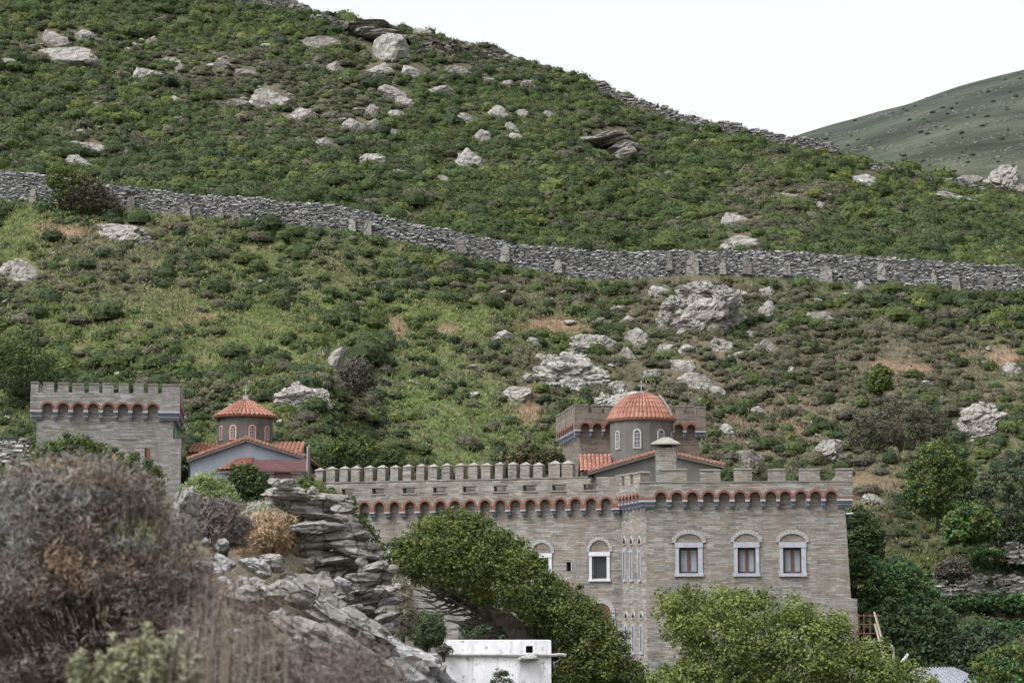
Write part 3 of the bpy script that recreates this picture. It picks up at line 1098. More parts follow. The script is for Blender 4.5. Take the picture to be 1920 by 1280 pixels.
# ------------------------------------------------------------------ scrub: 290 nearest as single shrubs, the rest as cover
P, S, SQ, CC, GRN, PY, PX = scatter_scrub()
vis = ~((PX > 585) & (PX < 1600) & (PY > 872)) & ~((PX < 600) & (PY > 830)) & (PX > -20) & (PX < 1940) & (PY < 1180)
score = np.where(vis, S / P[:, 1], 0)
top = np.argsort(-score)[:240]
rest = np.ones(len(P), bool)
rest[top] = False
V, Q, C = compound(TG, P[rest], RNG.uniform(0, 6.28, rest.sum()), S[rest], CC[rest], SQ[rest])
tag(link('scrub', np_mesh('scrub', V, Q, C, [M['leaf']])), 'low green and grey scrub covering the hillside', 'scrub', None, 'stuff')
SH = {}
for kind, base in (('dark', (.044, .066, .024)), ('olive', (.078, .10, .03)), ('grey', (.088, .084, .056))):
    SH[kind] = [np_mesh('shrub', v, q, np.outer(j, np.array(base) * (.85 + .12 * i)), [M['leaf']]) for i, (v, q, j) in enumerate([shrub_template(500 + k, 230, .15) for k in range(4)])]
SHL = {'dark': 'rounded dark green shrub standing in the scrub of the hillside', 'olive': 'rounded olive green shrub standing in the scrub of the hillside', 'grey': 'low grey brown dry shrub standing in the scrub of the hillside'}
for k, i in enumerate(top):
    kd = 'grey' if not GRN[i] else ('olive' if CC[i][1] > .088 else 'dark')
    o = link('shrub', SH[kd][k % 4], None, Vector(P[i]))
    s = float(S[i])
    o.scale = (s, s, s * float(SQ[i]))
    o.rotation_euler = (0, 0, random.uniform(0, 6.28))
    tag(o, SHL[kd], 'shrub', {'dark': 'dark green shrubs', 'olive': 'olive green shrubs', 'grey': 'dry grey shrubs'}[kd])


def grass():
    rng = RNG
    n = 300000
    y = np.sqrt(rng.uniform(109 ** 2, 262 ** 2, n))
    x = rng.uniform(-.27, .27, n) * y
    z = zt(x, y)
    px, py, he, gr, so, th, low = fields(x, y, z)
    kp = rng.uniform(0, 1, n) < np.where(low > .5, .25 + .6 * gr - .5 * so, .5 - .45 * he)
    for (x0, y0, x1, y1) in KEEPOUT:
        kp &= (((px - (x0 + x1) / 2) / (x1 - x0)) ** 2 + ((py - (y0 + y1) / 2) / (y1 - y0)) ** 2) > .2
    kp &= np.abs(y - 164.5) > .8
    x, y, z, he, gr, px, py, low = (q[kp] for q in (x, y, z, he, gr, px, py, low))
    n = len(x)
    c = ground_colour(x, y, z) * rng.uniform(.7, 1.5, (n, 1))
    upm = low < .5
    c[upm] = np.array((.055, .078, .026)) * rng.uniform(.6, 1.4, (upm.sum(), 1))
    dry = rng.uniform(0, 1, n) < np.where(upm, .05, .16)
    c[dry] = np.array((.20, .175, .10)) * rng.uniform(.6, 1.2, (dry.sum(), 1))
    nb = 4
    C = np.repeat(np.stack([x, y, z], 1), nb, 0) + rng.normal(0, .16, (n * nb, 3)) * np.array((1, 1, .15))
    L = rng.uniform(.14, .38, n * nb) * np.repeat(np.where(upm, 1.25, 1.0), nb)
    C[:, 2] += L * .4
    up = np.array((0, 0, 1.0)) + rng.normal(0, .45, (n * nb, 3))
    V = quads_from(C, np.array((0, -1.0, .4)) + rng.normal(0, .5, (n * nb, 3)), L, L * .3, up)
    tag(link('grass', np_mesh('grass', V, qidx(n * nb), np.repeat(c, nb * 4, 0), [M['leaf']])), 'tufts of spring grass and low green cover on the slope', 'grass', None, 'stuff')


grass()


def far_scatter():
    rng = RNG
    n = 9000
    px = rng.uniform(1420, 2000, n)
    py = rng.uniform(125, 345, n)
    ob = bpy.data.objects['far_hill']
    from mathutils.bvhtree import BVHTree
    me = ob.data
    bv = BVHTree.FromPolygons([v.co for v in me.vertices], [p.vertices for p in me.polygons])
    R, G = [], []
    for a, b in zip(px, py):
        d = at(a, b, 1.0).normalized()
        h = bv.ray_cast(Vector((0, 0, 0)), d)
        if h[0] is not None:
            band = math.sin(b * .21 + a * .03 + 2 * math.sin(a * .013))
            if (band > .55 and rng.uniform() < .5) or rng.uniform() < .06:
                R.append(h[0])
            elif rng.uniform() < .025:
                G.append(h[0])
    v, f = rock_arr(77, 1, 6, .1)
    Vs, Fs = [], []
    for i, p in enumerate(R):
        s = rng.uniform(.25, .7) * (1.8 if rng.uniform() < .06 else 1)
        Vs.append(v * np.array((s, s * .7, s * .45)) + np.array(p))
        Fs.append(f + i * len(v))
    tag(link('rubble', np_mesh('rubble', np.concatenate(Vs), np.concatenate(Fs), None, [M['rock_dark']])), 'pale rubble scattered over the far slope', 'rubble', None, 'stuff')
    G = np.array([tuple(p) for p in G])
    n = len(G)
    V, Q, C = compound(TG[:3], G, rng.uniform(0, 6.28, n), rng.uniform(.5, 1.3, n), np.array((.042, .055, .036)) * rng.uniform(.7, 1.3, (n, 1)))
    tag(link('far_scrub', np_mesh('far_scrub', V, Q, C, [M['leaf']])), 'dark scrub dotted over the far slope', 'scrub', None, 'stuff')


far_scatter()


# ------------------------------------------------------------------ dry stone walls
def drystone(name, path, zb, ztp, thick, sl, sh, seed, label, cat='stone wall', tone=(.20, .20, .205), group=None, rag=.5):
    """path: array of plan points left to right; zb / ztp: heights along it"""
    rng = np.random.default_rng(seed)
    path = np.asarray(path, float)
    seg = np.hypot(*np.diff(path, axis=0).T)
    sc = np.concatenate([[0], np.cumsum(seg)])
    Ltot = sc[-1]
    box = np.array([(-1, -1, -1), (1, -1, -1), (1, 1, -1), (-1, 1, -1), (-1, -1, 1), (1, -1, 1), (1, 1, 1), (-1, 1, 1)], float)
    bq = np.array([(0, 3, 2, 1), (4, 5, 6, 7), (0, 1, 5, 4), (1, 2, 6, 5), (2, 3, 7, 6), (3, 0, 4, 7)])
    cen, dim = [], []
    hmax = np.max(np.asarray(ztp) - np.asarray(zb))
    nr = int(hmax / sh) + 1
    for r in range(nr):
        u = rng.uniform(0, sl)
        while u < Ltot:
            l = sl * rng.choice([.5, .8, 1.0, 1.3, 1.8])
            h = sh * rng.uniform(.75, 1.35)
            b = np.interp(u, sc, zb)
            t = np.interp(u, sc, ztp)
            z = b + (r + .5) * sh
            if z < t + rng.uniform(-.8, rag) * sh:
                cen.append((u, z))
                dim.append((l * .52, thick * .5 * rng.uniform(.9, 1.12), h * .5))
            u += l
    cen = np.array(cen)
    dim = np.array(dim)
    n = len(cen)
    B = box[None] * dim[:, None, :] * (1 + rng.normal(0, .14, (n, 8, 3)))
    an = rng.normal(0, .07, n)
    X = B[:, :, 0] * np.cos(an)[:, None] - B[:, :, 2] * np.sin(an)[:, None]
    Z = B[:, :, 0] * np.sin(an)[:, None] + B[:, :, 2] * np.cos(an)[:, None]
    cx = np.interp(cen[:, 0], sc, path[:, 0])
    cy = np.interp(cen[:, 0], sc, path[:, 1])
    d = .3
    tx = np.interp(cen[:, 0] + d, sc, path[:, 0]) - np.interp(cen[:, 0] - d, sc, path[:, 0])
    ty = np.interp(cen[:, 0] + d, sc, path[:, 1]) - np.interp(cen[:, 0] - d, sc, path[:, 1])
    tl = np.hypot(tx, ty)
    tx, ty = tx / tl, ty / tl
    wx = cx[:, None] + X * tx[:, None] - B[:, :, 1] * ty[:, None]
    wy = cy[:, None] + X * ty[:, None] + B[:, :, 1] * tx[:, None]
    wz = cen[:, 1][:, None] + Z
    V = np.stack([wx, wy, wz], -1).reshape(-1, 3)
    Qs = (bq[None] + (np.arange(n) * 8)[:, None, None]).reshape(-1, 4)
    g = np.array(tone) * rng.choice([.5, .7, .85, .95, 1.0, 1.1, 1.35], n)[:, None] * (1 + rng.normal(0, .022, (n, 3)))
    C = np.repeat(g, 8, 0)
    base = Vector((path[0][0], path[0][1], float(zb[0])))
    root = empty(name, base, label, cat, group)
    me = np_mesh('stonework', V - np.array(base), Qs, C, [M['drystone']])
    link('stonework', me, root)
    return root


def line_on(pxs, Yf, cv):
    pts, zz = [], []
    for p in pxs:
        a0, _ = ae(p, 450)
        Y = Yf(p)
        py = np.interp(p, [q[0] for q in cv], [q[1] for q in cv])
        v = at(p, py, Y)
        pts.append((v.x, v.y))
        zz.append(v.z)
    return pts, np.array(zz)


pxs = np.arange(-130, 2060, 12)
pp, zb = line_on(pxs, lambda p: 164.6, WBASE)
_, ztp = line_on(pxs, lambda p: 164.6, WTOP)
zb = np.minimum(zb, np.array([float(zt(q[0], q[1])) for q in pp])) 
longwall = drystone('long_stone_wall', pp, zb - .3, ztp + .05 * np.sin(pxs * .13) + .06 * np.sin(pxs * .031), .75, .27, .085, 21,
                    'long grey dry stone wall with upright slabs running across the whole hillside', tone=(.245, .243, .245))
for i, (px, py, w, h, tl) in enumerate([(62, 366, 13, 26, 0), (245, 380, 14, 24, .1), (350, 393, 13, 27, 0), (413, 402, 13, 22, 0), (443, 405, 16, 16, 0), 
                                        (660, 417, 13, 24, .05), (690, 424, 14, 24, -.05), (865, 460, 22, 20, -.15), (946, 472, 18, 28, .1), (1046, 497, 16, 20, .1), 
                                        (1255, 488, 11, 28, 0), (1298, 494, 24, 34, .15), (1355, 497, 12, 24, .1), (1400, 497, 18, 24, .1), (1475, 500, 14, 22, .1), (1548, 512, 26, 26, .1),
                                        (1654, 507, 17, 26, -.15), (1752, 522, 12, 34, -.05), (1793, 528, 16, 24, -.1), (1856, 532, 14, 22, 0)]):
    rs = random.Random(1200 + i)
    lw = Wall(plan(px - 60, 164.0), plan(px + 60, 164.0))
    u0, z1 = lw.uz(px - w * .48, py - h * .52)
    u1, z0 = lw.uz(px + w * .48, py + h * .55)
    uu, hh = u1 - u0, z1 - z0
    sk = tl * hh * .5
    mb = MB()
    mb.prism(lw, [(u0 - .03, z0 - .15), (u1 + .03, z0 - .15), (u1 - uu * rs.uniform(.02, .12) + sk * .6, z0 + hh * rs.uniform(.6, .8)), (u1 - uu * rs.uniform(.25, .5) + sk, z1), (u0 + uu * rs.uniform(.12, .3) + sk, z1 - hh * rs.uniform(.02, .12)), (u0 + uu * rs.uniform(0, .1) + sk * .5, z0 + hh * rs.uniform(.5, .8))], -.2, .06)
    mb.build('upright_slab', M['rock_bright' if px in (946, 1752, 1654, 413, 660) else ('rock_dark' if i % 3 == 1 else 'rock')], longwall)


def ridge_wall(p0, p1, Y, hpx, seed, label, off=4, step=8, ragged=.3):
    pxs = np.arange(p0, p1, step)
    P_, zb_ = [], []
    for p in pxs:
        py = np.interp(p, [q[0] for q in CREST], [q[1] for q in CREST]) + off
        v = at(p, py, Y)
        P_.append((v.x, v.y))
        zb_.append(float(zt(v.x, v.y)) - .15)
    zb_ = np.array(zb_)
    rr = np.random.default_rng(seed)
    hh = np.interp(np.arange(len(pxs)), np.arange(0, len(pxs) + 6, 4), rr.uniform(1 - ragged, 1 + ragged * .4, len(np.arange(0, len(pxs) + 6, 4))))
    return drystone('ridge_stone_wall', P_, zb_, zb_ + hpx * Y / F * hh + .15, .8, .42, .16, seed, label, 'stone wall', (.19, .18, .18), 'old walls along the ridge', .8)


ridge_wall(1118, 1392, 257, 22, 31, 'broken stone wall against the sky along the middle of the ridge')
ridge_wall(1396, 1575, 257, 24, 32, 'dark stone wall against the sky where the ridge meets the far slope', ragged=.4)
ridge_wall(1596, 1846, 255, 14, 33, 'low tumbled stone wall along the right end of the ridge', ragged=.9)
ridge_wall(580, 700, 256, 16, 34, 'low stone wall on the skyline near the hill top', ragged=.6)
# wall fragment under the skyline
a_, b_ = [], []
for p in np.arange(798, 948, 8):
    h_ = hit(p, 96 + (p - 800) * .13)
    a_.append((h_.x, h_.y))
    b_.append(h_.z - .2)
b_ = np.array(b_)
drystone('ridge_stone_wall', a_, b_, b_ + 1.4 + .4 * np.sin(np.arange(len(b_)) * 1.3), .8, .6, .22, 35, 'short fragment of stone wall just below the skyline near the hill top', 'stone wall', (.15, .135, .12), 'old walls along the ridge', .8)
a_, b_ = [], []
for p in np.arange(440, 580, 8):
    h_ = hit(p, 10 + (p - 440) * .05)
    a_.append((h_.x, h_.y))
    b_.append(h_.z - .2)
b_ = np.array(b_)
drystone('ridge_stone_wall', a_, b_, b_ + 1.6 + .3 * np.sin(np.arange(len(b_)) * 1.1), .8, .6, .22, 36, 'stone wall at the top edge of the picture by the left end of the skyline', 'stone wall', (.2, .19, .18), 'old walls along the ridge', .8)


def terrace(pts, hpx, seed, label):
    P_, zb_, hs = [], [], []
    for i in range(len(pts) - 1):
        for t in np.linspace(0, 1, 8, endpoint=(i == len(pts) - 2)):
            px = pts[i][0] * (1 - t) + pts[i + 1][0] * t
            py = pts[i][1] * (1 - t) + pts[i + 1][1] * t
            v = at(px, py, 117.0)
            P_.append((v.x, v.y))
            zb_.append(v.z - .5)
            hs.append(hpx * 117 / F + .5)
    zb_ = np.array(zb_)
    return drystone('terrace_wall', P_, zb_, zb_ + np.array(hs), .6, .27, .10, seed, label, 'stone wall', (.25, .24, .225), 'terrace walls', .5)


terrace([(1745, 1103), (1800, 1105), (1860, 1108), (1990, 1112)], 30, 41, 'pale dry stone terrace wall right of the castle between green beds')
terrace([(1888, 1037), (1940, 1040), (1990, 1042)], 22, 42, 'short stone terrace wall cut by the right edge, upper of two')
P_, zb_ = [], []
for px in np.linspace(-60, 56, 14):
    v = at(px, 860, 112.0)
    P_.append((v.x, v.y))
    zb_.append(v.z - .3)
zb_ = np.array(zb_)
drystone('stone_wall', P_, zb_, zb_ + 1.3, .6, .28, .11, 43, 'low dry stone wall left of the square tower', 'stone wall', (.22, .215, .2))


# ------------------------------------------------------------------ castle
def arc(uc, zs, r, n=10, a0=0.0, a1=math.pi):
    return [(uc + r * math.cos(a0 + (a1 - a0) * i / n), zs + r * math.sin(a0 + (a1 - a0) * i / n)) for i in range(n + 1)]


def arcade(root, wall, u0, u1, cents, r, zs, zb, zc, ztop, w, stone='stone', brick=True, name='parapet'):
    """corbelled parapet: arches centred on cents, springing zs, pier foot zb, corbel foot zc, panel up to ztop"""
    prof = [(u1, zb), (u1, ztop), (u0, ztop), (u0, zb)]
    for uc in cents:
        prof += [(uc - r, zb)] + arc(uc, zs, r)[::-1] + [(uc + r, zb)]
    mb = MB()
    mb.prism(wall, prof, .0, w)
    p = mb.build(name, M[stone], root)
    edges = [u0] + [x for c in cents for x in (c - r, c + r)] + [u1]
    for k, uc in enumerate(cents):
        mb = MB()
        ring = arc(uc, zs, r + .10, 10) + arc(uc, zs, r, 10)[::-1]
        mb.prism(wall, ring, w - .03, w + .014)
        mb.build('brick_arch', M['brick'], root)
    for k in range(0, len(edges), 2):
        e0, e1 = edges[k], edges[k + 1]
        if e1 - e0 < .03:
            continue
        mb = MB()
        if e1 - e0 < .8:
            mb.box(wall, e0 + .002, e1 - .002, zb + .02, zs, w - .03, w + .009)
        hh = zb - zc
        for i in range(4):
            f = 1 - i / 4.6
            ins = 0 if i == 0 else .02 * i
            mb.box(wall, e0 + ins * .6, e1 - ins * .6, zb - hh * (i + 1) / 4 + (.006 if i < 3 else 0), zb - hh * i / 4, -.05, (w + .02) * f, [1, 2, 1, 2][i])
        mb.build('corbel', [M['brick'], M['marble'], M['marble_blue']], root)
    return p


def merlon(root, wall, u0, u1, z0, z1, w0, w1, stone='stone', cap=.07, pointed=False, capname=True):
    mb = MB()
    q = random.Random(int(u0 * 977 + z0 * 31))
    z1 += q.gauss(0, .018)
    u0 += q.gauss(0, .012)
    u1 += q.gauss(0, .012)
    if pointed:
        uc = (u0 + u1) / 2
        zz = z1 - (u1 - u0) * .36
        mb.prism(wall, [(u0, z0), (u1, z0), (u1, zz), (u0, zz)], w0, w1, 0)
        d = .03
        # hipped cap
        b = [wall.P(u0 - d, zz + .003, w1 + d), wall.P(u1 + d, zz + .003, w1 + d), wall.P(u1 + d, zz + .003, w0 - d), wall.P(u0 - d, zz + .003, w0 - d)]
        t = wall.P(uc, z1, (w0 + w1) / 2)
        for i in range(4):
            mb.face([b[i], b[(i + 1) % 4], t], 1)
        mb.face(b[::-1], 1)
    else:
        mb.box(wall, u0, u1, z0, z1 - cap, w0, w1, 0)
        d = .03
        mb.prism(wall, [(u0 - d, z1 - cap), (u1 + d, z1 - cap), (u1 + d, z1 - cap * .5), (u1 - .05, z1), (u0 + .05, z1), (u0 - d, z1 - cap * .5)], w0 - d, w1 + d, 1)
    mb.build('merlon', [M[stone], M['capstone']], root)


def wall_holes(mb, wall, u0, u1, z0, z1, holes, depth=.28, m=0):
    us = sorted({u0, u1} | {h[0] for h in holes} | {h[1] for h in holes})
    zs = sorted({z0, z1} | {h[2] for h in holes} | {h[3] for h in holes})
    for i in range(len(us) - 1):
        for j in range(len(zs) - 1):
            uc, zc = (us[i] + us[i + 1]) / 2, (zs[j] + zs[j + 1]) / 2
            if any(h[0] < uc < h[1] and h[2] < zc < h[3] for h in holes):
                continue
            mb.face([wall.P(us[i], zs[j]), wall.P(us[i + 1], zs[j]), wall.P(us[i + 1], zs[j + 1]), wall.P(us[i], zs[j + 1])], m)
    for (a, b, c, d) in holes:
        for q in ([(a, c), (b, c)], [(b, c), (b, d)], [(b, d), (a, d)], [(a, d), (a, c)]):
            mb.face([wall.P(q[0][0], q[0][1], 0), wall.P(q[0][0], q[0][1], -depth), wall.P(q[1][0], q[1][1], -depth), wall.P(q[1][0], q[1][1], 0)], m)
        mb.face([wall.P(a, c, -depth), wall.P(b, c, -depth), wall.P(b, d, -depth), wall.P(a, d, -depth)], m)


def rect_window(root, wall, fr, op, archtop=None, kind='shutters', frame='marble', vo=.17):
    """fr, op: pixel boxes (x0, y0, x1, y1) of the surround and of the opening"""
    fu0, fz1 = wall.uz(fr[0], fr[1])
    fu1, fz0 = wall.uz(fr[2], fr[3])
    ou0, oz1 = wall.uz(op[0], op[1])
    ou1, oz0 = wall.uz(op[2], op[3])
    mb = MB()
    mb.box(wall, fu0, ou0, oz0, fz1 - (fz1 - oz1), -.1, .05)
    mb.box(wall, ou1, fu1, oz0, fz1 - (fz1 - oz1), -.1, .05)
    mb.box(wall, fu0 - .02, fu1 + .02, oz1, fz1, -.1, .075)
    mb.box(wall, fu0 - .04, fu1 + .04, fz0, oz0, -.1, .11)
    win = mb.build('window', M[frame], root)
    D = -.16
    mb = MB()
    if kind == 'shutters':
        um = (ou0 + ou1) / 2
        for q_, (a, b) in enumerate(((ou0, ou0 + .07), (ou1 - .07, ou1), (um - .07, um + .07))):
            mb.box(wall, a, b, oz0, oz1, D - .06, D, 0 if q_ == 2 else 1)
        for a, b in ((ou0 + .07, um - .07), (um + .07, ou1 - .07)):
            mb.box(wall, a, b, oz0, oz0 + .08, D - .06, D - .004, 1)
            mb.box(wall, a, b, oz1 - .1, oz1, D - .06, D - .004, 1)
        mb.build('sash', [M['wood'], M['wood_deep_brown']], win)
        g = MB()
        for a, b in ((ou0 + .07, um - .07), (um + .07, ou1 - .07)):
            g.box(wall, a, b, oz0 + .08, oz1 - .1, D - .08, D - .05)
        g.build('pane', M['curtain'], win)
    else:
        for a, b, c, d in ((ou0, ou0 + .04, oz0, oz1), (ou1 - .04, ou1, oz0, oz1), (ou0 + .04, ou1 - .04, oz0, oz0 + .04), (ou0 + .04, ou1 - .04, oz1 - .04, oz1)):
            mb.box(wall, a, b, c, d, D - .04, D)
        mb.build('sash', M['metal'], win)
        g = MB()
        g.box(wall, ou0 + .04, ou1 - .04, oz0 + .04, oz1 - .04, D - .06, D - .03)
        g.build('pane', M['glass'], win)
    if archtop is not None:
        r = (fu1 - fu0) / 2 * .97
        uc = (fu0 + fu1) / 2
        zt_ = wall.Z((fr[0] + fr[2]) / 2, archtop)
        k = (zt_ - fz1) / r
        mb = MB()
        n = 13
        for i in range(n):
            t0, t1 = math.pi * (i + .06) / n, math.pi * (i + .94) / n
            vr = vo * (1.0 + (.12 if i % 2 else 0))
            q = [(uc + r * math.cos(t0), fz1 + r * k * math.sin(t0)), (uc + (r + vr) * math.cos(t0), fz1 + (r * k + vr) * math.sin(t0)), (uc + (r + vr) * math.cos(t1), fz1 + (r * k + vr) * math.sin(t1)), (uc + r * math.cos(t1), fz1 + r * k * math.sin(t1))]
            mb.prism(wall, q, -.03, .05 + (.008 if i % 2 else 0))
        mb.build('voussoir_arch', M['voussoir'], win)
        mb = MB()
        mb.prism(wall, [(uc + r * math.cos(math.pi * i / 12), fz1 + .004 + r * k * math.sin(math.pi * i / 12)) for i in range(13)], -.05, .006)
        mb.build('tympanum', M['stone_brown'], win)
    return (ou0, ou1, oz0, oz1)


# plan points
JX = plan(1166, 103.5)
CX = plan(1212, 100.0)
RX = plan(1586, 99.0)
LX = plan(560, 108.3)
main = Wall(LX, JX)
side = Wall(JX, CX)
front = Wall(CX, RX)
ZB = -7.0
castle = empty('castle', (JX[0], JX[1], -5), 'long stone castle with pointed battlements and a square right wing behind the trees', 'castle')


def op_of(wall, op):
    u0, z1 = wall.uz(op[0], op[1])
    u1, z0 = wall.uz(op[2], op[3])
    return (u0, u1, z0, z1)


FW = [((1266, 1017, 1318, 1080), (1273, 1026, 1307 + 2, 1074)), ((1376, 1016, 1424, 1080), (1383, 1026, 1417, 1074)), ((1461, 1016, 1512, 1080), (1468, 1026, 1503, 1074))]
FL = [((1272, 1190, 1308, 1222), (1278, 1198, 1302, 1217)), ((1376, 1190, 1424, 1240), (1383, 1198, 1417, 1235)), ((1470, 1190, 1520, 1240), (1477, 1198, 1512, 1235))]
MW = [((1105, 1034, 1144, 1089), (1110, 1042, 1138, 1085)), ((997, 1037, 1035, 1092), (1003, 1045, 1029, 1088)), ((732, 1043, 770, 1098), (738, 1051, 764, 1094))]
VENT = (1062, 1053, 1071, 1070)
zf_deck = front.Z(1400, 907)
zm_deck = main.Z(1120, 926)
body = MB()
wall_holes(body, front, 0, front.L, ZB, zf_deck, [op_of(front, w[1]) for w in FW + FL])
body.face([side.P(0, ZB), side.P(side.L, ZB), side.P(side.L, zf_deck), side.P(0, zf_deck)])
wall_holes(body, main, 0, main.L, ZB, zm_deck, [op_of(main, w[1]) for w in MW] + [op_of(main, VENT)])
# right flank, back and decks
bkR = front.P(front.L - .3, 0, -8)
bkC = front.P(0, 0, -8)
body.face([front.P(front.L, ZB), (bkR.x, bkR.y, ZB), (bkR.x, bkR.y, zf_deck), front.P(front.L, zf_deck)])
body.face([(bkR.x, bkR.y, ZB), (bkC.x, bkC.y, ZB), (bkC.x, bkC.y, zf_deck), (bkR.x, bkR.y, zf_deck)])
body.face([front.P(0, zf_deck), front.P(front.L, zf_deck), (bkR.x, bkR.y, zf_deck), (bkC.x, bkC.y, zf_deck), side.P(0, zf_deck)])
body.face([main.P(0, zm_deck), main.P(main.L, zm_deck), main.P(main.L, zm_deck, -5), main.P(0, zm_deck, -5)])
body.face([main.P(0, ZB), main.P(0, zm_deck), main.P(0, zm_deck, -5), main.P(0, ZB, -5)])
body.face([main.P(0, ZB, -5), main.P(0, zm_deck, -5), main.P(main.L, zm_deck, -5), main.P(main.L, ZB, -5)])
# battered foot at the right corner
z1122 = front.Z(1592, 1122)
body.prism(front, [(front.L, ZB), (front.L + .50, ZB), (front.L + .44, z1122), (front.L + .17, z1122 + .02), (front.L + .002, front.Z(1586, 960))], -6, -.003)
body.build('wall', M['stone'], castle)
for w in FW:
    rect_window(castle, front, w[0], w[1], 1000, 'shutters')
for w in FL:
    rect_window(castle, front, w[0], w[1], 1172 if w[0][0] > 1300 else None, 'glass', 'voussoir')
for w, atp in zip(MW, (1012, 1017, 1022)):
    rect_window(castle, main, w[0], w[1], atp, 'glass', 'white_paint', .14)
mb = MB()
u0, u1, z0, z1 = op_of(main, VENT)
mb.box(main, u0 + .01, u1 - .01, z0 + .01, z1 - .01, -.26, -.24)
mb.build('vent', M['void'], castle)
mb = MB()
mb.box(main, u1, u1 + .06, z0, z1, -.1, .03)
mb.build('vent_jamb', M['marble'], castle)
# arched wooden door in the main wall
du0, du1 = main.U(1110), main.U(1144)
dzs, dzt = main.Z(1127, 1148), main.Z(1127, 1128)
duc, dr = (du0 + du1) / 2, (du1 - du0) / 2
mb = MB()
mb.prism(main, [(du0, ZB + 2), (du1, ZB + 2)] + arc(duc, dzs, dr, 12), -.05, .012)
door = mb.build('door', M['wood'], castle)
mb = MB()
for i in range(15):
    t0, t1 = math.pi * (i + .06) / 15, math.pi * (i + .94) / 15
    q = [(duc + k * math.cos(t), dzs + k * math.sin(t)) for k, t in ((dr, t0), (dr + .22, t0), (dr + .22, t1), (dr, t1))]
    mb.prism(main, q, -.03, .05 + .008 * (i % 2))
for i in range(9):
    z = dzs - .05 - i * .3
    for a, b in ((du0 - .22 - .03 * (i % 2), du0), (du1, du1 + .22 + .03 * (i % 2))):
        mb.box(main, a, b, z - .28, z, -.03, .05)
mb.build('door_surround', M['voussoir'], door)


# lancets on the flank of the wing
def lancet(px, ytop, ymid, ybot):
    uc, zt_ = side.uz(px, ytop)
    zm, zb_ = side.Z(px, ymid), side.Z(px, ybot)
    hw = .21
    mb = MB()
    mb.prism(side, [(uc - hw, zb_), (uc + hw, zb_), (uc + hw, zm), (uc - hw, zm)], -.02, .06)
    lan = mb.build('lancet_window', M['marble'], castle)
    mb = MB()
    mb.prism(side, [(uc - hw * .45, zb_ + .12), (uc + hw * .45, zb_ + .12), (uc + hw * .45, zm - .10), (uc - hw * .45, zm - .10)], .03, .066)
    mb.build('pane', M['plaster_dark'], lan)
    mb = MB()
    zz = zm + .22
    mb.prism(side, [(uc - hw, zz), (uc + hw, zz), (uc + hw * .95, zz + (zt_ - zz) * .45), (uc + hw * .45, zz + (zt_ - zz) * .8), (uc, zt_ + .04), (uc - hw * .45, zz + (zt_ - zz) * .8), (uc - hw * .95, zz + (zt_ - zz) * .45)], -.02, .045)
    mb.build('pointed_head', M['voussoir'], lan)
    mb = MB()
    h2 = hw * .78
    mb.prism(side, [(uc - h2, zz + .05), (uc + h2, zz + .05), (uc + h2 * .9, zz + (zt_ - zz) * .45), (uc, zt_ - .05), (uc - h2 * .9, zz + (zt_ - zz) * .45)], .02, .051)
    mb.build('pointed_pane', M['void'], lan)


for px in (1171.5, 1184.5, 1200):
    lancet(px, 1005, 1030, 1090)
for px in (1175, 1188.5, 1203.5):
    lancet(px, 1146, 1169, 1226)

# parapets
W = .32
zf_b, zf_c, zf_s, zf_t = front.Z(1400, 936, W), front.Z(1400, 951, W), front.Z(1400, 931.5, W), front.Z(1400, 903.5, W)
cents = [front.U(z / 3.369 + 1100, 930, W) for z in (468, 570, 668, 769, 868, 968, 1063, 1163, 1255, 1352, 1446, 1545)]
arcade(castle, front, -W * .9, front.L + W, cents, .235, zf_s, zf_b, zf_c, zf_t, W)
sc_ = [side.L * (i + .5) / 7 for i in range(7)]
arcade(castle, side, -.02, side.L + W * .55, sc_, .17, zf_s, zf_b, zf_c, zf_t - .003, W - .004)
zm_b, zm_c, zm_s = main.Z(1122, 953, W), main.Z(1122, 964, W), main.Z(1122, 943.6, W)
zslit0, zslit1, zpt = main.Z(1105, 920, W), main.Z(1105, 905.5, W), main.Z(1105, 897, W)
mc = [main.U(z / 3.097 + 560, 945, W) for z in (381, 468, 556, 645, 733, 822, 907, 995, 1082, 1170, 1257, 1345, 1432, 1519, 1607, 1697, 1785)]
pitch = (mc[-1] - mc[0]) / 16
mc = [mc[0] - pitch * k for k in (4, 3, 2, 1)] + mc
arcade(castle, main, -.1, main.L - .02, mc, .24, zm_s, zm_b, zm_c, zslit0, W)
slits = [main.U(z / 3.097 + 560, 912, W) for z in (110, 285, 462, 640, 817, 990, 1170, 1340, 1510, 1692)]
hw = .31
e = [-.1] + [x for c in slits for x in (c - hw, c + hw)] + [main.L - .02]
mb = MB()
for k in range(0, len(e), 2):
    mb.box(main, e[k], e[k + 1], zslit0 + .001, zslit1, -.15, W)
mb.box(main, -.1, slits[-1] + .02, zslit1 + .001, zpt, -.15, W - .003)
mb.box(main, slits[-1] + hw, main.L - .02, zslit1 + .001, main.Z(1140, 893.5, W), -.15, W - .003)
mb.box(main, -.1, slits[-1] - hw, zslit0 - .3, zpt + .1, -1.3, -.45)
mb.build('slit_parapet', M['stone'], castle)
for c in slits:
    mb = MB()
    mb.box(main, c - hw - .07, c + hw + .07, zslit0 + .004, zslit0 + .05, -.1, W + .05)
    mb.build('slit_sill', M['capstone'], castle)
    mb = MB()
    mb.box(main, c - hw - .04, c + hw + .04, zslit1 - .05, zslit1 - .004, -.1, W + .03)
    mb.build('slit_lintel', M['stone_brown'], castle)
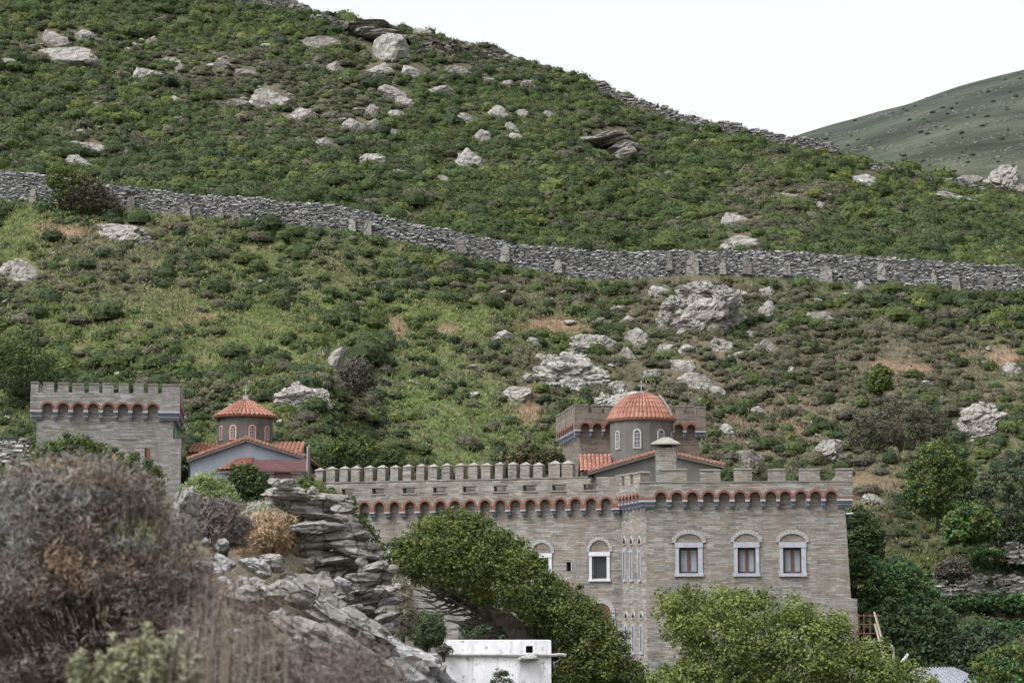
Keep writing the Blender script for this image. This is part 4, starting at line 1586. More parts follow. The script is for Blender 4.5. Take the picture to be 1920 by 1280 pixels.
# ledge and pointed merlons of the wall walk behind
zl = main.Z(1000, 895.5, -.5)
mb = MB()
mb.box(main, -.1, main.U(1103, 880, -.5), zpt + .101, zl, -1.25, -.42)
mb.build('wall_walk', M['stone'], castle)
for k, z in enumerate((115, 185, 260, 330, 404, 480, 555, 628, 707, 778, 855, 932, 1010, 1087, 1163, 1238, 1313, 1388, 1482, 1560)):
    uc = main.U(z / 3.097 + 560, 880, -.5)
    hw_ = .215 if k < 18 else .27
    merlon(castle, main, uc - hw_, uc + hw_, zl + .002, main.Z(1039, 863 if k < 18 else 862, -.5), -1.0, -.5, 'stone', pointed=True)
# merlons of the right wing
zmt = front.Z(1400, 878, W)
for a, b in ((1236, 1288), (1313, 1351), (1376, 1411), (1440, 1473), (1498, 1537), (1567, 1598)):
    u0, u1 = front.U(a, 890, W), front.U(b, 890, W)
    merlon(castle, front, u0, u1, zf_t + .04, zmt, W - .42, W)
mb = MB()
mb.box(front, -W * .9, front.L + W, zf_t + .001, zf_t + .038, W - .45, W + .03)
mb.build('coping', M['capstone'], castle)
for a, b in ((.15, 1.0), (1.45, 2.3), (2.7, side.L + .12)):
    merlon(castle, side, a, b, zf_t, zmt - .05, W - .42, W - .005)
bk = Wall(bkC, bkR)
for i in range(6):
    u = bk.L * (i + .5) / 6
    merlon(castle, bk, u - .45, u + .45, zf_deck, zf_t + .3, -.4, 0)
mb = MB()
mb.box(bk, 0, bk.L, zf_deck - .3, zf_t - .1, -.38, -.02)
mb.build('back_parapet', M['stone'], castle)
# right flank parapet
rw = Wall(front.P(front.L + W, 0, W).xy, front.P(front.L + W - .3, 0, -8).xy)
mb = MB()
for i, (a, b) in enumerate(((0.5, 1.2), (1.9, 2.7), (3.4, 4.2), (5, 5.8), (6.6, 7.4))):
    mb.box(rw, a, b, zf_t + .002, zmt - .02, -.42, 0)
mb.box(rw, .46, 8, zf_b, zf_t - .004, -.42, 0)
mb.build('flank_parapet', M['stone'], castle)
# chimney on the wing
chw = Wall(front.P(-1, 0, -1.2).xy, front.P(6, 0, -1.2).xy)
c0, c1 = chw.U(1229, 870), chw.U(1268, 870)
ctop = chw.Z(1248, 839)
mb = MB()
mb.box(chw, c0, c1, zf_deck - .2, ctop, -.85, 0)
ch = mb.build('chimney', M['stone'], castle)
mb = MB()
for a in (c0 + .02, c1 - .14):
    for b in (-.83, -.14):
        mb.box(chw, a, a + .12, ctop - .002, ctop + .14, b, b + .12)
mb.box(chw, c0 + .2, c1 - .2, ctop - .01, ctop + .12, -.6, -.25)
mb.build('chimney_vent', M['stone_brown'], ch)
mb = MB()
d = .2
zt1, zt2 = ctop + .141, chw.Z(1248, 818)
b = [chw.P(c0 - d, zt1, d), chw.P(c1 + d, zt1, d), chw.P(c1 + d, zt1, -.85 - d), chw.P(c0 - d, zt1, -.85 - d)]
b2 = [p + Vector((0, 0, .05)) for p in b]
t2 = [chw.P((c0 + c1) / 2 + sx * .12, zt2, -.42 + sw * .12) for sx, sw in ((-1, 1), (1, 1), (1, -1), (-1, -1))]
mb.face(b[::-1])
for i in range(4):
    j = (i + 1) % 4
    mb.face([b[i], b[j], b2[j], b2[i]])
    mb.face([b2[i], b2[j], t2[j], t2[i]])
mb.face(t2)
mb.build('chimney_cap', M['capstone'], ch)
# eave lamp at the right corner
mb = MB()
p = front.P(front.L + .03, front.Z(1590, 963), .1)
mb.tube([p, p + Vector((.3, -.02, .02))], .045)
mb.build('floodlight', M['white_paint'], castle)


# ------------------------------------------------------------------ towers
def tower(label, f0, f1, sidepts, px_par, ytop, ycren, yatop, yspring, ypb, ypc, arches, archr, gaps, sidearches, stone, ref, left_side):
    """f0,f1: front body corners in plan; sidepts: the other corner of the visible flank"""
    fw = Wall(f0, f1)
    root = empty('castle_tower', (f0[0], f0[1], 0), label, 'tower', 'castle towers')
    w = .32
    Zr = lambda y: fw.Z(ref, y, w)
    ztp, zcr, zs, zb_, zc = Zr(ytop), Zr(ycren), Zr(yspring), Zr(ypb), Zr(ypc)
    depth = 6.0
    mb = MB()
    mb.box(fw, 0, fw.L, -4, zcr - .02, -depth, 0)
    mb.build('wall', M[stone], root)
    arcade(root, fw, -w, fw.L + w, [fw.U(a, (yatop + ypb) / 2, w) for a in arches], archr, zs, zb_, zc, zcr, w, stone)
    # visible flank: same corbelling
    if left_side:
        sw = Wall(fw.P(0, 0, -depth).xy, fw.P(0, 0, 0).xy)
    else:
        sw = Wall(fw.P(fw.L, 0, 0).xy, fw.P(fw.L, 0, -depth).xy)
    pit = depth / sidearches
    arcade(root, sw, -w * .0 if not left_side else 0, sw.L, [pit * (i + .5) for i in range(sidearches)], archr, zs, zb_, zc, zcr - .003, w - .004, stone)
    # far walls of the parapet
    mb = MB()
    mb.box(fw, -w, fw.L + w, zb_, zcr - .01, -depth - w, -depth + .2)
    ow = Wall(fw.P(fw.L, 0, 0).xy, fw.P(fw.L, 0, -depth).xy) if left_side else Wall(fw.P(0, 0, -depth).xy, fw.P(0, 0, 0).xy)
    mb.box(ow, .02, ow.L - .02, zb_, zcr - .012, -.2, w - .01)
    mb.build('rear_parapet', M[stone], root)
    mz = []
    ed = [-w] + [fw.U(g, (ytop + ycren) / 2, w) for gg in gaps for g in gg] + [fw.L + w]
    for i in range(0, len(ed), 2):
        merlon(root, fw, ed[i], ed[i + 1], zcr + .002, ztp, w - .38, w, stone, .05)
        mz.append((ed[i], ed[i + 1]))
    for i, (a, b) in enumerate(mz):
        merlon(root, fw, a, b, zcr - .02, ztp, -depth - w, -depth - w + .38, stone, .05)
    n = sidearches
    for s_ in (sw, ow):
        for i in range(n):
            u = pit * (i + .5)
            merlon(root, s_, u - pit * .33, u + pit * .33, zcr - .02, ztp, w - .38, w - .006, stone, .05)
    return root, fw, sw


t1, fw1, sw1 = tower('square grey stone tower with flat battlements at the left above the dry bush', plan(63, 112.0), plan(321, 112.75), None, None, 718, 736, 757, 766, 769, 786,
                     [z / 6 + 30 for z in (355, 530, 700, 868, 1037, 1203, 1368, 1540)], .255, [(z / 6 + 30, y / 6 + 30) for z, y in ((252, 298), (422, 470), (592, 636), (764, 820), (930, 978), (1100, 1156), (1265, 1316), (1438, 1487), (1597, 1645))],
                     7, 'stone_grey', 190, False)
mb = MB()
u0, z1 = fw1.uz(271, 839)
u1, z0 = fw1.uz(280, 864)
mb.box(fw1, u0, u1, z0, z1, -.05, .03)
sl = mb.build('slit_window', M['brick'], t1)
mb = MB()
mb.box(fw1, u0 + .04, u0 + .10, z0 + .1, z1 - .02, 0, .034)
mb.build('slit_pane', M['void'], sl)
mb = MB()
p = sw1.P(.5, 0, .08)
mb.tube([(p.x, p.y, fw1.Z(325, 800)), (p.x, p.y, fw1.Z(325, 822))], .07)
mb.build('drain_pipe', M['copper'], t1)
mb = MB()
pu = fw1.uz(316, 823)
mb.box(fw1, fw1.L - .15, fw1.L + .42, -4, pu[1], -1.5, .12)
mb.build('corner_buttress', M['stone_grey'], t1)
mb = MB()
mb.box(fw1, fw1.U(208), fw1.U(262), fw1.Z(230, 822.5), fw1.Z(230, 821), 0, .03)
mb.build('string_course', M['voussoir'], t1)

t2, fw2, sw2 = tower('square brown stone tower rising behind the domed chapel of the castle', plan(1088, 115.0), plan(1312, 115.8), None, None, 759.5, 775, 794, 803, 806, 819,
                     [1097.5, 1120, 1143, 1166, 1189, 1212, 1235, 1258, 1273, 1296][0:7] + [1249.5, 1273, 1296][1:], .235, [(1104, 1110), (1128, 1134), (1150, 1157), (1180, 1187), (1210, 1217), (1240, 1247), (1261, 1266), (1281, 1286), (1302, 1307)],
                     8, 'stone_brown', 1200, True)


# ------------------------------------------------------------------ tiled roofs
TILE = np.array([(.225, .09, .064), (.26, .105, .074), (.185, .075, .056), (.245, .125, .096), (.28, .145, .108)])


def tiled(name, root, A, B, C, D, tw=.2, course=.34, amp=.045):
    """A-B eave (left, right), D-C ridge; rolled tiles running from ridge to eave"""
    A, B, C, D = (np.array(q, float) for q in (A, B, C, D))
    base = np.array(BASE[root.name])
    wd = np.linalg.norm(B - A)
    ht = np.linalg.norm(D - A)
    nrm = np.cross(B - A, D - A)
    nrm /= np.linalg.norm(nrm)
    nc = max(2, int(wd / tw))
    nk = max(1, int(ht / course))
    sub = 6
    us = np.linspace(0, 1, nc * sub + 1)
    prof = np.abs(np.sin(us * nc * math.pi)) ** .8 * amp * 2
    rng = np.random.default_rng(int(abs(A[0] * 100)) + 3)
    V, Cc = [], []
    rows = []
    for k in range(nk):
        rows += [(k / nk, .03), ((k + .999) / nk, .0)]
    for (v, lift) in rows:
        L = A + (D - A) * v
        R = B + (C - B) * v
        V.append(L[None] + (R - L)[None] * us[:, None] + nrm[None] * (prof[:, None] + lift))
    V = np.array(V)
    tone = rng.integers(0, 5, (nk, nc + 1))
    for k in range(nk):
        cc = TILE[tone[k][(np.arange(len(us)) // sub)]]
        Cc += [cc, cc]
    m, n = V.shape[:2]
    idx = np.arange(m * n).reshape(m, n)
    Q = np.stack([idx[:-1, :-1], idx[:-1, 1:], idx[1:, 1:], idx[1:, :-1]], -1).reshape(-1, 4)
    V2 = V.reshape(-1, 3)
    # underside board
    o = len(V2)
    und = np.array([A, B, C, D]) - nrm * .06
    top_ = np.array([A, B, C, D]) - nrm * .005
    V2 = np.concatenate([V2, und, top_])
    Q = np.concatenate([Q, np.array([(3, 2, 1, 0), (0, 1, 5, 4), (1, 2, 6, 5), (2, 3, 7, 6), (3, 0, 4, 7)]) + o])
    Cc = np.concatenate([np.array(Cc).reshape(-1, 3), np.tile(np.array((.16, .12, .10)), (8, 1))])
    return link(name, np_mesh(name, V2 - base, Q, Cc, [M['tile']], False), root)


def tiled_dome(root, c, prof, nt, amp=.05, name='dome'):
    """prof: (r, z) from eave to tip"""
    base = np.array(BASE[root.name])
    sub = 6
    th = np.linspace(0, 2 * math.pi, nt * sub + 1)
    rr = np.abs(np.sin(th * nt / 2)) ** .8
    rng = np.random.default_rng(nt)
    V, Cc = [], []
    rows = []
    P_ = np.array(prof)
    s = np.concatenate([[0], np.cumsum(np.hypot(*np.diff(P_, axis=0).T))])
    nk = max(3, int(s[-1] / .3))
    tone = rng.integers(0, 5, (nk, nt + 1))
    for k in range(nk):
        for f, lift in ((k / nk, .03), ((k + .999) / nk, 0)):
            r = np.interp(f * s[-1], s, P_[:, 0])
            z = np.interp(f * s[-1], s, P_[:, 1])
            a = amp * 2 * min(1, r / P_[0, 0] * 1.2 + .1)
            R = r + rr * a * .45 + lift * .5
            Z = z + rr * a * .8 + lift * .7
            V.append(np.stack([c[0] + R * np.cos(th), c[1] + R * np.sin(th), Z], 1))
            Cc.append(TILE[tone[k][np.arange(len(th)) // sub]])
    V = np.array(V)
    m, n = V.shape[:2]
    idx = np.arange(m * n).reshape(m, n)
    Q = np.stack([idx[:-1, :-1], idx[:-1, 1:], idx[1:, 1:], idx[1:, :-1]], -1).reshape(-1, 4)
    V2 = V.reshape(-1, 3)
    o = len(V2)
    r0, z0 = P_[0]
    n2 = len(th)
    V2 = np.concatenate([V2, np.stack([c[0] + (r0 - .02) * np.cos(th), c[1] + (r0 - .02) * np.sin(th), np.full(n2, z0 - .05)], 1),
                         np.stack([c[0] + .1 * np.cos(th), c[1] + .1 * np.sin(th), np.full(n2, z0 - .05)], 1)])
    Q2 = np.array([(o + n2 + i, o + n2 + i + 1, o + i + 1, o + i) for i in range(n2 - 1)] + [(o + i, o + i + 1, i + 1, i) for i in range(n2 - 1)])
    Cc = np.concatenate([np.array(Cc).reshape(-1, 3), np.tile(np.array((.2, .12, .09)), (2 * n2, 1))])
    return link(name, np_mesh(name, V2 - base, np.concatenate([Q, Q2]), Cc, [M['tile']], False), root)


def drum(root, c, r, z0, z1, mat, n=16, rot=0.0):
    mb = MB()
    P_ = [(c[0] + r * math.cos(6.2832 * i / n + rot), c[1] + r * math.sin(6.2832 * i / n + rot)) for i in range(n)]
    for i in range(n):
        a, b = P_[i], P_[(i + 1) % n]
        mb.face([(a[0], a[1], z0), (b[0], b[1], z0), (b[0], b[1], z1), (a[0], a[1], z1)])
    mb.face([(p[0], p[1], z1) for p in P_])
    return mb.build('drum', M[mat], root)


def drum_window(root, c, r, ang, zb_, zt_, hw, frame, holes=True):
    """arched window on a drum, ang from the direction to the camera, positive to the right"""
    d = Vector((math.sin(ang), -math.cos(ang)))
    tt = Vector((-d.y, d.x))
    p0 = Vector((c[0], c[1])) + d * r
    wl = Wall(p0 - tt * 2, p0 + tt * 2)
    uc = 2.0
    zs = zt_ - hw
    mb = MB()
    mb.prism(wl, [(uc - hw, zb_), (uc + hw, zb_)] + arc(uc, zs, hw, 10), -.08, .045)
    o = mb.build('arched_window', M[frame], root)
    k = hw * .58
    mb = MB()
    mb.prism(wl, [(uc - k, zb_ + .08), (uc + k, zb_ + .08)] + arc(uc, zs, k, 10), .0, .052)
    o2 = mb.build('pane', M['glass'], o)
    mb = MB()
    for j in range(4):
        z = zb_ + .08 + (zs - zb_) * (j + .5) / 4
        mb.box(wl, uc - k, uc + k, z - .012, z + .012, .05, .06)
    for j in (-.33, .33):
        mb.box(wl, uc + k * j - .012, uc + k * j + .012, zb_ + .08, zs, .05, .0585)
    mb.build('grille', M['marble'], o)
    return o


def cross(root, c, z0, z1, mat='metal'):
    h = z1 - z0
    wl = Wall((c[0] - 1, c[1]), (c[0] + 1, c[1]))
    mb = MB()
    mb.box(wl, 1 - .022, 1 + .022, z0, z1, -.022, .022)
    za = z0 + h * .62
    mb.box(wl, 1 - h * .2, 1 + h * .2, za - .022, za + .022, -.02, .025)
    for u, z in ((1 - h * .2, za), (1 + h * .2, za), (1, z1)):
        mb.box(wl, u - .035, u + .035, z - .035, z + .035, -.03, .03)
    mb.box(wl, 1 - .14, 1 + .14, z0 - .12, z0 + .04, -.14, .14)
    mb.build('cross', M[mat], root)


def chapel(label, Y, fac_mat, drum_mat, ap, el, er, ybase, wl_, wr_, dr, dome_prof, trans, wins, crs, frame, ridge_rows):
    """ap/el/er pixel points of gable apex and the two eaves on the front plane at distance Y"""
    wall = Wall(plan(300, Y), plan(1500, Y))
    A, L, R = wall.uz(*ap), wall.uz(*el), wall.uz(*er)
    root = empty('domed_chapel', wall.P(A[0], 0, 0), label, 'chapel', 'domed chapels')
    depth = 9.0
    ul, ur = wall.U(wl_, 880), wall.U(wr_, 880)
    zl_ = L[1] + (A[1] - L[1]) * (ul - L[0]) / (A[0] - L[0])
    zr_ = R[1] + (A[1] - R[1]) * (R[0] - ur) / (R[0] - A[0])
    mb = MB()
    mb.prism(wall, [(ul, -3), (ur, -3), (ur, zr_ - .1), (A[0], A[1] - .12), (ul, zl_ - .1)], -depth, 0)
    mb.build('wall', M[fac_mat], root)
    ov = .18
    tiled('roof', root, wall.P(L[0], L[1], -depth), wall.P(L[0], L[1], ov), wall.P(A[0], A[1], ov), wall.P(A[0], A[1], -depth))
    tiled('roof', root, wall.P(R[0], R[1], ov), wall.P(R[0], R[1], -depth), wall.P(A[0], A[1], -depth), wall.P(A[0], A[1], ov))
    # verge tiles along the gable
    for P0, P1 in ((L, A), (A, R)):
        n = int(math.hypot(P1[0] - P0[0], P1[1] - P0[1]) / .2)
        mb = MB()
        for i in range(n):
            f = (i + .5) / n
            u = P0[0] + (P1[0] - P0[0]) * f
            z = P0[1] + (P1[1] - P0[1]) * f
            mb.tube([wall.P(u, z + .045, ov + .03), wall.P(u, z + .06, ov - .32)], [.085, .095], 8)
        o = mb.build('verge', M['verge'], root)
        mb = MB()
        du, dz = P1[0] - P0[0], P1[1] - P0[1]
        mb.prism(wall, [(P0[0], P0[1] - .16), (P1[0], P1[1] - .16), (P1[0], P1[1] - .05), (P0[0], P0[1] - .05)], .004, ov)
        mb.build('fascia', M['plaster_dark'], root)
    mb = MB()
    mb.tube([wall.P(A[0], A[1] + .05, ov + .02), wall.P(A[0], A[1] + .05, -depth)], .11, 8)
    mb.build('ridge_tile', M['verge'], root)
    # transept with its slope turned to us
    for (px0, px1, yr, ye) in trans:
        d0 = 2.2
        tw = Wall(wall.P(0, 0, -d0).xy, wall.P(wall.L, 0, -d0).xy)
        u0, ze = tw.uz(px0, ye)
        u1 = tw.U(px1, ye)
        rwl = Wall(wall.P(0, 0, -d0 - 1.9).xy, wall.P(wall.L, 0, -d0 - 1.9).xy)
        zr2 = rwl.Z(px0, yr)
        tiled('transept_roof', root, tw.P(u0, ze, 0), tw.P(u1, ze, 0), tw.P(u1, zr2, -1.9), tw.P(u0, zr2, -1.9))
        tiled('transept_roof', root, tw.P(u1, ze, -3.8), tw.P(u0, ze, -3.8), tw.P(u0, zr2, -1.9), tw.P(u1, zr2, -1.9))
        mb = MB()
        mb.prism(Wall(tw.P(u0 + .1, 0, -3.7).xy, tw.P(u0 + .1, 0, -.1).xy), [(0, -3), (3.6, -3), (3.6, ze - .05), (1.8, zr2 - .1), (0, ze - .05)], -(u1 - u0) + .2, 0)
        mb.build('transept', M[fac_mat], root)
    # drum and dome
    dcx, x0, x1, ydt, ydb = dr
    c = at(dcx, ydt, Y + 4.2)
    r = (x1 - x0) / 2 * (Y + 4.2) / F
    zt_ = c.z + .1
    zb_ = at(dcx, ydb, Y + 4.2).z - 1.5
    drum(root, (c.x, c.y), r, zb_, zt_, drum_mat, 16, .19)
    tiled_dome(root, (c.x, c.y), [(q[0] * (Y + 4.2) / F, at(dcx, q[1], Y + 4.2).z) for q in dome_prof], ridge_rows)
    for (dx, y0, y1, hwp) in wins:
        ang = math.asin(max(-.97, min(.97, (dx - dcx) / ((x1 - x0) / 2))))
        drum_window(root, (c.x, c.y), r * .985, ang, at(dcx, y1, Y + 4.2).z, at(dcx, y0, Y + 4.2).z, hwp * (Y + 4) / F, frame)
    cross(root, (c.x, c.y), at(dcx, crs[1], Y + 4.2).z, at(dcx, crs[0], Y + 4.2).z)
    return root, wall


mm, nt_, b_s = new_mat('verge_tile', .8, .2)
N_ = NT(nt_)
f_ = N_.noise(N_.coord('Object'), 6, 5, .6)
N_.l(N_.ramp(f_, [(.3, (.20, .095, .068)), (.5, (.27, .14, .10)), (.7, (.33, .22, .175))]), b_s.inputs['Base Color'])
M['verge'] = mm

chL, cwL = chapel('small blue grey chapel with a tiled conical dome, right of the square grey tower', 112.0, 'plaster_blue', 'plaster_dark', (462, 822), (351, 861), (573, 856), 905, 357, 566,
                  (460, 409, 512, 786, 830), [(58, 783), (51, 778), (40, 770.5), (28, 762.5), (17, 755), (8, 750), (3, 748)], [(350, 412, 832, 850), (509, 566, 830, 850)],
                  [(418, 800, 828, 6), (443.5, 800, 828, 7.2), (479, 800, 828, 7.2), (504, 800, 828, 6)], (723, 744), 'frame_pink', 40)
chR, cwR = chapel('grey chapel with a round tiled dome standing inside the castle behind its right wing', 108.0, 'plaster_dark', 'plaster_dark', (1238, 845), (1104, 884), (1359, 872), 905, 1104 + 12, 1345,
                  (1203, 1144, 1264, 792, 850), [(64, 790), (59, 780), (52, 768), (42, 755), (30, 745.5), (18, 740), (6, 737)], [(1088, 1150, 853, 884)],
                  [(1156, 810, 845, 6), (1191, 808, 845, 8), (1236, 808, 845, 8), (1258, 812, 845, 5)], (715, 735), 'voussoir', 48)
# thin lightning strip on the right hand dome
mb = MB()
Yd = 112.2
cc = at(1203, 790, Yd)
pts = []
for r_, y_ in [(64, 788), (59, 778), (52, 766), (42, 753.5), (36, 748)]:
    r2 = r_ * Yd / F + .08
    pts.append((cc.x + r2 * math.sin(.95), cc.y - r2 * math.cos(.95), at(1203, y_, Yd).z + .12))
mb.tube(pts, .06, 6)
mb.build('mortar_rib', M['capstone'], chR)
# porch of the left chapel
pw = Wall(plan(300, 110.6), plan(700, 110.6))
A = pw.uz(406, 882)
B = pw.uz(469, 880)
zt_ = pw.Z(440, 858)
tiled('porch_roof', chL, pw.P(A[0], A[1], 0), pw.P(B[0], B[1], 0), pw.P(B[0], zt_ + .1, -1.4), pw.P(A[0] + .9, zt_, -1.4))
mb = MB()
mb.box(pw, A[0] + .12, B[0], -2, A[1] - .08, -1.4, -.15)
mb.build('porch_wall', M['plaster_blue'], chL)
mb = MB()
wu = cwL.uz(366, 886)
wu2 = cwL.uz(386, 893)
mb.box(cwL, wu[0], wu2[0], wu2[1] - 1, wu[1], -.05, .03)
mb.build('shutter', M['wood_pale'], chL)

# shed with maroon shingles
sw_ = Wall(plan(300, 109.6), plan(700, 109.6))
shed = empty('shed', sw_.P(sw_.U(520), 2, 0), 'low shed with a maroon shingled roof against the blue grey chapel', 'shed')
u0, u1 = sw_.U(468.5, 870), sw_.U(577, 870)
ze, zr_ = sw_.Z(520, 883), sw_.Z(520, 857)
mb = MB()
mb.prism(Wall(sw_.P(u0, 0, -1.5).xy, sw_.P(u0, 0, .1).xy), [(0, zr_ - .1), (1.62, ze - .08), (1.62, ze), (0, zr_)], -(u1 - u0), 0)
mb.build('roof', M['shingle'], shed)
mb = MB()
mb.box(sw_, u0 + .05, u1 - .04, 0, ze - .1, -1.4, -.02)
mb.build('wall', M['stone_grey'], shed)
mb = MB()
mb.box(sw_, sw_.U(514, 890), sw_.U(545, 890), sw_.Z(520, 897), ze - .02, -.018, .05)
mb.build('shingle_apron', M['shingle'], shed)

# utility pole and pipe beside the shed
p = at(579.5, 915, 108.0)
mb = MB()
mb.tube([(p.x, p.y, 3), (p.x + .01, p.y, at(579, 842, 108.0).z)], [.09, .075], 8)
pole = empty('utility_pole', (p.x, p.y, 3), 'dark wooden pole between the maroon shed and the battlements', 'pole')
mb.build('pole', M['wood_dark'], pole)
mb = MB()
q = at(576.5, 838, 108.0)
mb.tube([(q.x, q.y, q.z - 1.2), (q.x, q.y, q.z), (q.x + .12, q.y, q.z + .1)], .035, 6)
mb.build('conduit', M['metal'], pole)


# ------------------------------------------------------------------ trees and bushes with a traced crown
def inpoly(x, y, P_):
    r = np.zeros(len(x), bool)
    n = len(P_)
    for i in range(n):
        x0, y0 = P_[i]
        x1, y1 = P_[(i + 1) % n]
        c = ((y0 > y) != (y1 > y)) & (x < (x1 - x0) * (y - y0) / ((y1 - y0) if y1 != y0 else 1e-9) + x0)
        r ^= c
    return r


def edge_dist(x, y, P_):
    d = np.full(len(x), 1e9)
    n = len(P_)
    for i in range(n):
        a = np.array(P_[i], float)
        b = np.array(P_[(i + 1) % n], float)
        ab = b - a
        t = np.clip(((x - a[0]) * ab[0] + (y - a[1]) * ab[1]) / (ab @ ab + 1e-9), 0, 1)
        d = np.minimum(d, np.hypot(x - a[0] - t * ab[0], y - a[1] - t * ab[1]))
    return d


def crown_pts(poly, Y, thick, n, rng, shell=.75):
    P_ = np.array(poly, float)
    x0, y0 = P_.min(0)
    x1, y1 = P_.max(0)
    X = rng.uniform(x0, x1, n * 6)
    Yp = rng.uniform(y0, y1, n * 6)
    k = inpoly(X, Yp, poly)
    X, Yp = X[k][:n], Yp[k][:n]
    d = edge_dist(X, Yp, poly) * Y / F
    D = max(d.max(), 1e-3)
    t = np.clip(d / D, 0, 1)
    half = thick * np.sqrt(1 - (1 - t) ** 2)
    s = np.where(rng.uniform(0, 1, len(X)) < shell, 1.0, rng.uniform(-.2, .9, len(X))) * np.where(rng.uniform(0, 1, len(X)) < .68, -1, 1)
    dy = half * s * rng.uniform(.85, 1.05, len(X))
    a, e = ae(X, Yp)
    yy = Y + dy
    return np.stack([a * Y, yy, e * Y], 1), X, Yp


def crown_mesh(name, poly, Y, thick, ncl, rcl, per, leaf, pal, seed, colfn=None, aspect=.55, shell=.75, upb=.5, along=0.0, mat='leaf', rag=1.0, hollow=None):
    rng = np.random.default_rng(seed)
    C, X, Yp = crown_pts(poly, Y, thick, ncl, rng, shell)
    if hollow:
        kp = rng.uniform(0, 1, len(X)) > np.clip(blobs(X, Yp, hollow) + .5 * np.maximum(wob(C[:, 0] + seed, C[:, 2], .35, 8) - .3, 0), 0, .96)
        C, X, Yp = C[kp], X[kp], Yp[kp]
    n = len(C)
    r = rcl * rng.uniform(.6, 1.35, n)
    if n > 140 and mat == 'leaf':
        k = rng.uniform(0, 1, n) < .22
        dv = C - C.mean(0) + rng.normal(0, .3, C.shape) * np.array((1, 1, 1)) * rcl * 3
        dv /= np.linalg.norm(dv, axis=1, keepdims=True) + 1e-6
        C = C + dv * (k * rng.uniform(.2, 1.1, n) * rcl)[:, None]
        r = np.where(k, r * .6, r)
    d = rng.normal(0, 1, (n, per, 3))
    d /= np.linalg.norm(d, axis=2, keepdims=True)
    rad = rng.uniform(.15, 1, (n, per, 1)) ** .5
    Pt = C[:, None, :] + d * rad * r[:, None, None] * np.array((1, 1, .8)) * rag
    nr = d * .9 + rng.normal(0, .55, d.shape) + np.array((0, -.1, upb))
    pal = np.asarray(pal)
    cc = pal[rng.integers(0, len(pal), n)]
    if colfn is not None:
        cc = colfn(X, Yp, cc, rng)
    cl = cc[:, None, :] * rng.uniform(.7, 1.35, (n, per, 1))
    L = leaf * rng.uniform(.6, 1.5, n * per)
    up = None
    if along:
        up = (d * along + np.array((0, 0, .6)) + rng.normal(0, .5, d.shape)).reshape(-1, 3)
    V = quads_from(Pt.reshape(-1, 3), nr.reshape(-1, 3), L, L * aspect, up, rng)
    return V, qidx(n * per), np.repeat(cl.reshape(-1, 3), 4, 0)


def tree(name, label, poly, Y, thick, ncl, rcl, per, leaf, pal, seed, trunk, cat='tree', group=None, limbs=(), **kw):
    """trunk: pixel path with radii in metres [(px, py, r) ...]"""
    base = at(trunk[0][0], trunk[0][1], Y)
    root = empty(name, base, label, cat, group)
    V, Q, C = crown_mesh(name, poly, Y, thick, ncl, rcl, per, leaf, pal, seed, **kw)
    mb = MB()
    pts = [at(a, b, Y + .02 * i) for i, (a, b, c) in enumerate(trunk)]
    pts[0] = pts[0] - Vector((0, 0, .3))
    mb.tube(pts, [t[2] for t in trunk], 8)
    for lim in limbs:
        mb.tube([at(a, b, Y + dy) for a, b, c, dy in lim], [c for a, b, c, dy in lim], 6)
    mb.build('trunk', M['bark'], root, smooth=True)
    link('crown', np_mesh('crown', V - np.array(base), Q, C, [M[kw.get('mat', 'leaf')]]), root)
    return root


OLIVE = [(.076, .10, .025), (.098, .125, .030), (.058, .083, .022), (.104, .125, .033), (.046, .068, .022)]
DARK = [(.036, .060, .022), (.046, .074, .026), (.030, .050, .022), (.058, .085, .028)]
FRESH = [(.050, .105, .040), (.065, .13, .045), (.040, .085, .035), (.085, .14, .045)]
GREYG = [(.082, .082, .060), (.096, .09, .07), (.068, .068, .05), (.108, .098, .078)]


def rusty(X, Yp, cc, rng):
    k = rng.uniform(0, 1, len(X)) < .06
    cc = cc.copy()
    cc[k] = np.array((.105, .085, .032)) * rng.uniform(.7, 1.2, (k.sum(), 1))
    lit = np.clip(1.25 - (Yp - 965) / 330 * .35, .8, 1.25)
    return cc


# wind-bent evergreen: dome shaped crown running down to the right
wt = empty('windswept_tree', at(1015, 1300, 66.0), 'dense wind bent evergreen with a dark slanting trunk before the castle', 'tree')
polyA = [(741, 1050), (738, 1035), (762, 1010), (785, 985), (825, 968), (870, 965), (920, 982), (958, 1012), (1000, 1043), (1040, 1078), (1080, 1110), (1110, 1140), (1148, 1178), (1175, 1215), (1200, 1262), (1215, 1300),
         (1040, 1300), (1045, 1210), (1040, 1200), (1030, 1185), (985, 1162), (930, 1138), (880, 1118), (830, 1105), (790, 1090), (755, 1075)]
V, Q, C = crown_mesh('crown', polyA, 66.0, 1.9, 900, .31, 92, .085, OLIVE + OLIVE[:4] + DARK[:2], 61, rusty, .6, .9, rag=1.12)
link('crown', np_mesh('crown', V - np.array(BASE[wt.name]), Q, C, [M['leaf']]), wt)
mb = MB()
mb.tube([at(a, b, 66.0) for a, b in ((1030, 1300), (1000, 1215), (975, 1190), (945, 1165), (905, 1140), (870, 1120), (840, 1100))], [.42, .36, .33, .28, .2, .13, .06], 10)
mb.tube([at(a, b, 66.2) for a, b in ((1030, 1240), (1020, 1190), (1015, 1150), (990, 1110))], [.3, .26, .2, .1], 8)
rr = random.Random(4)
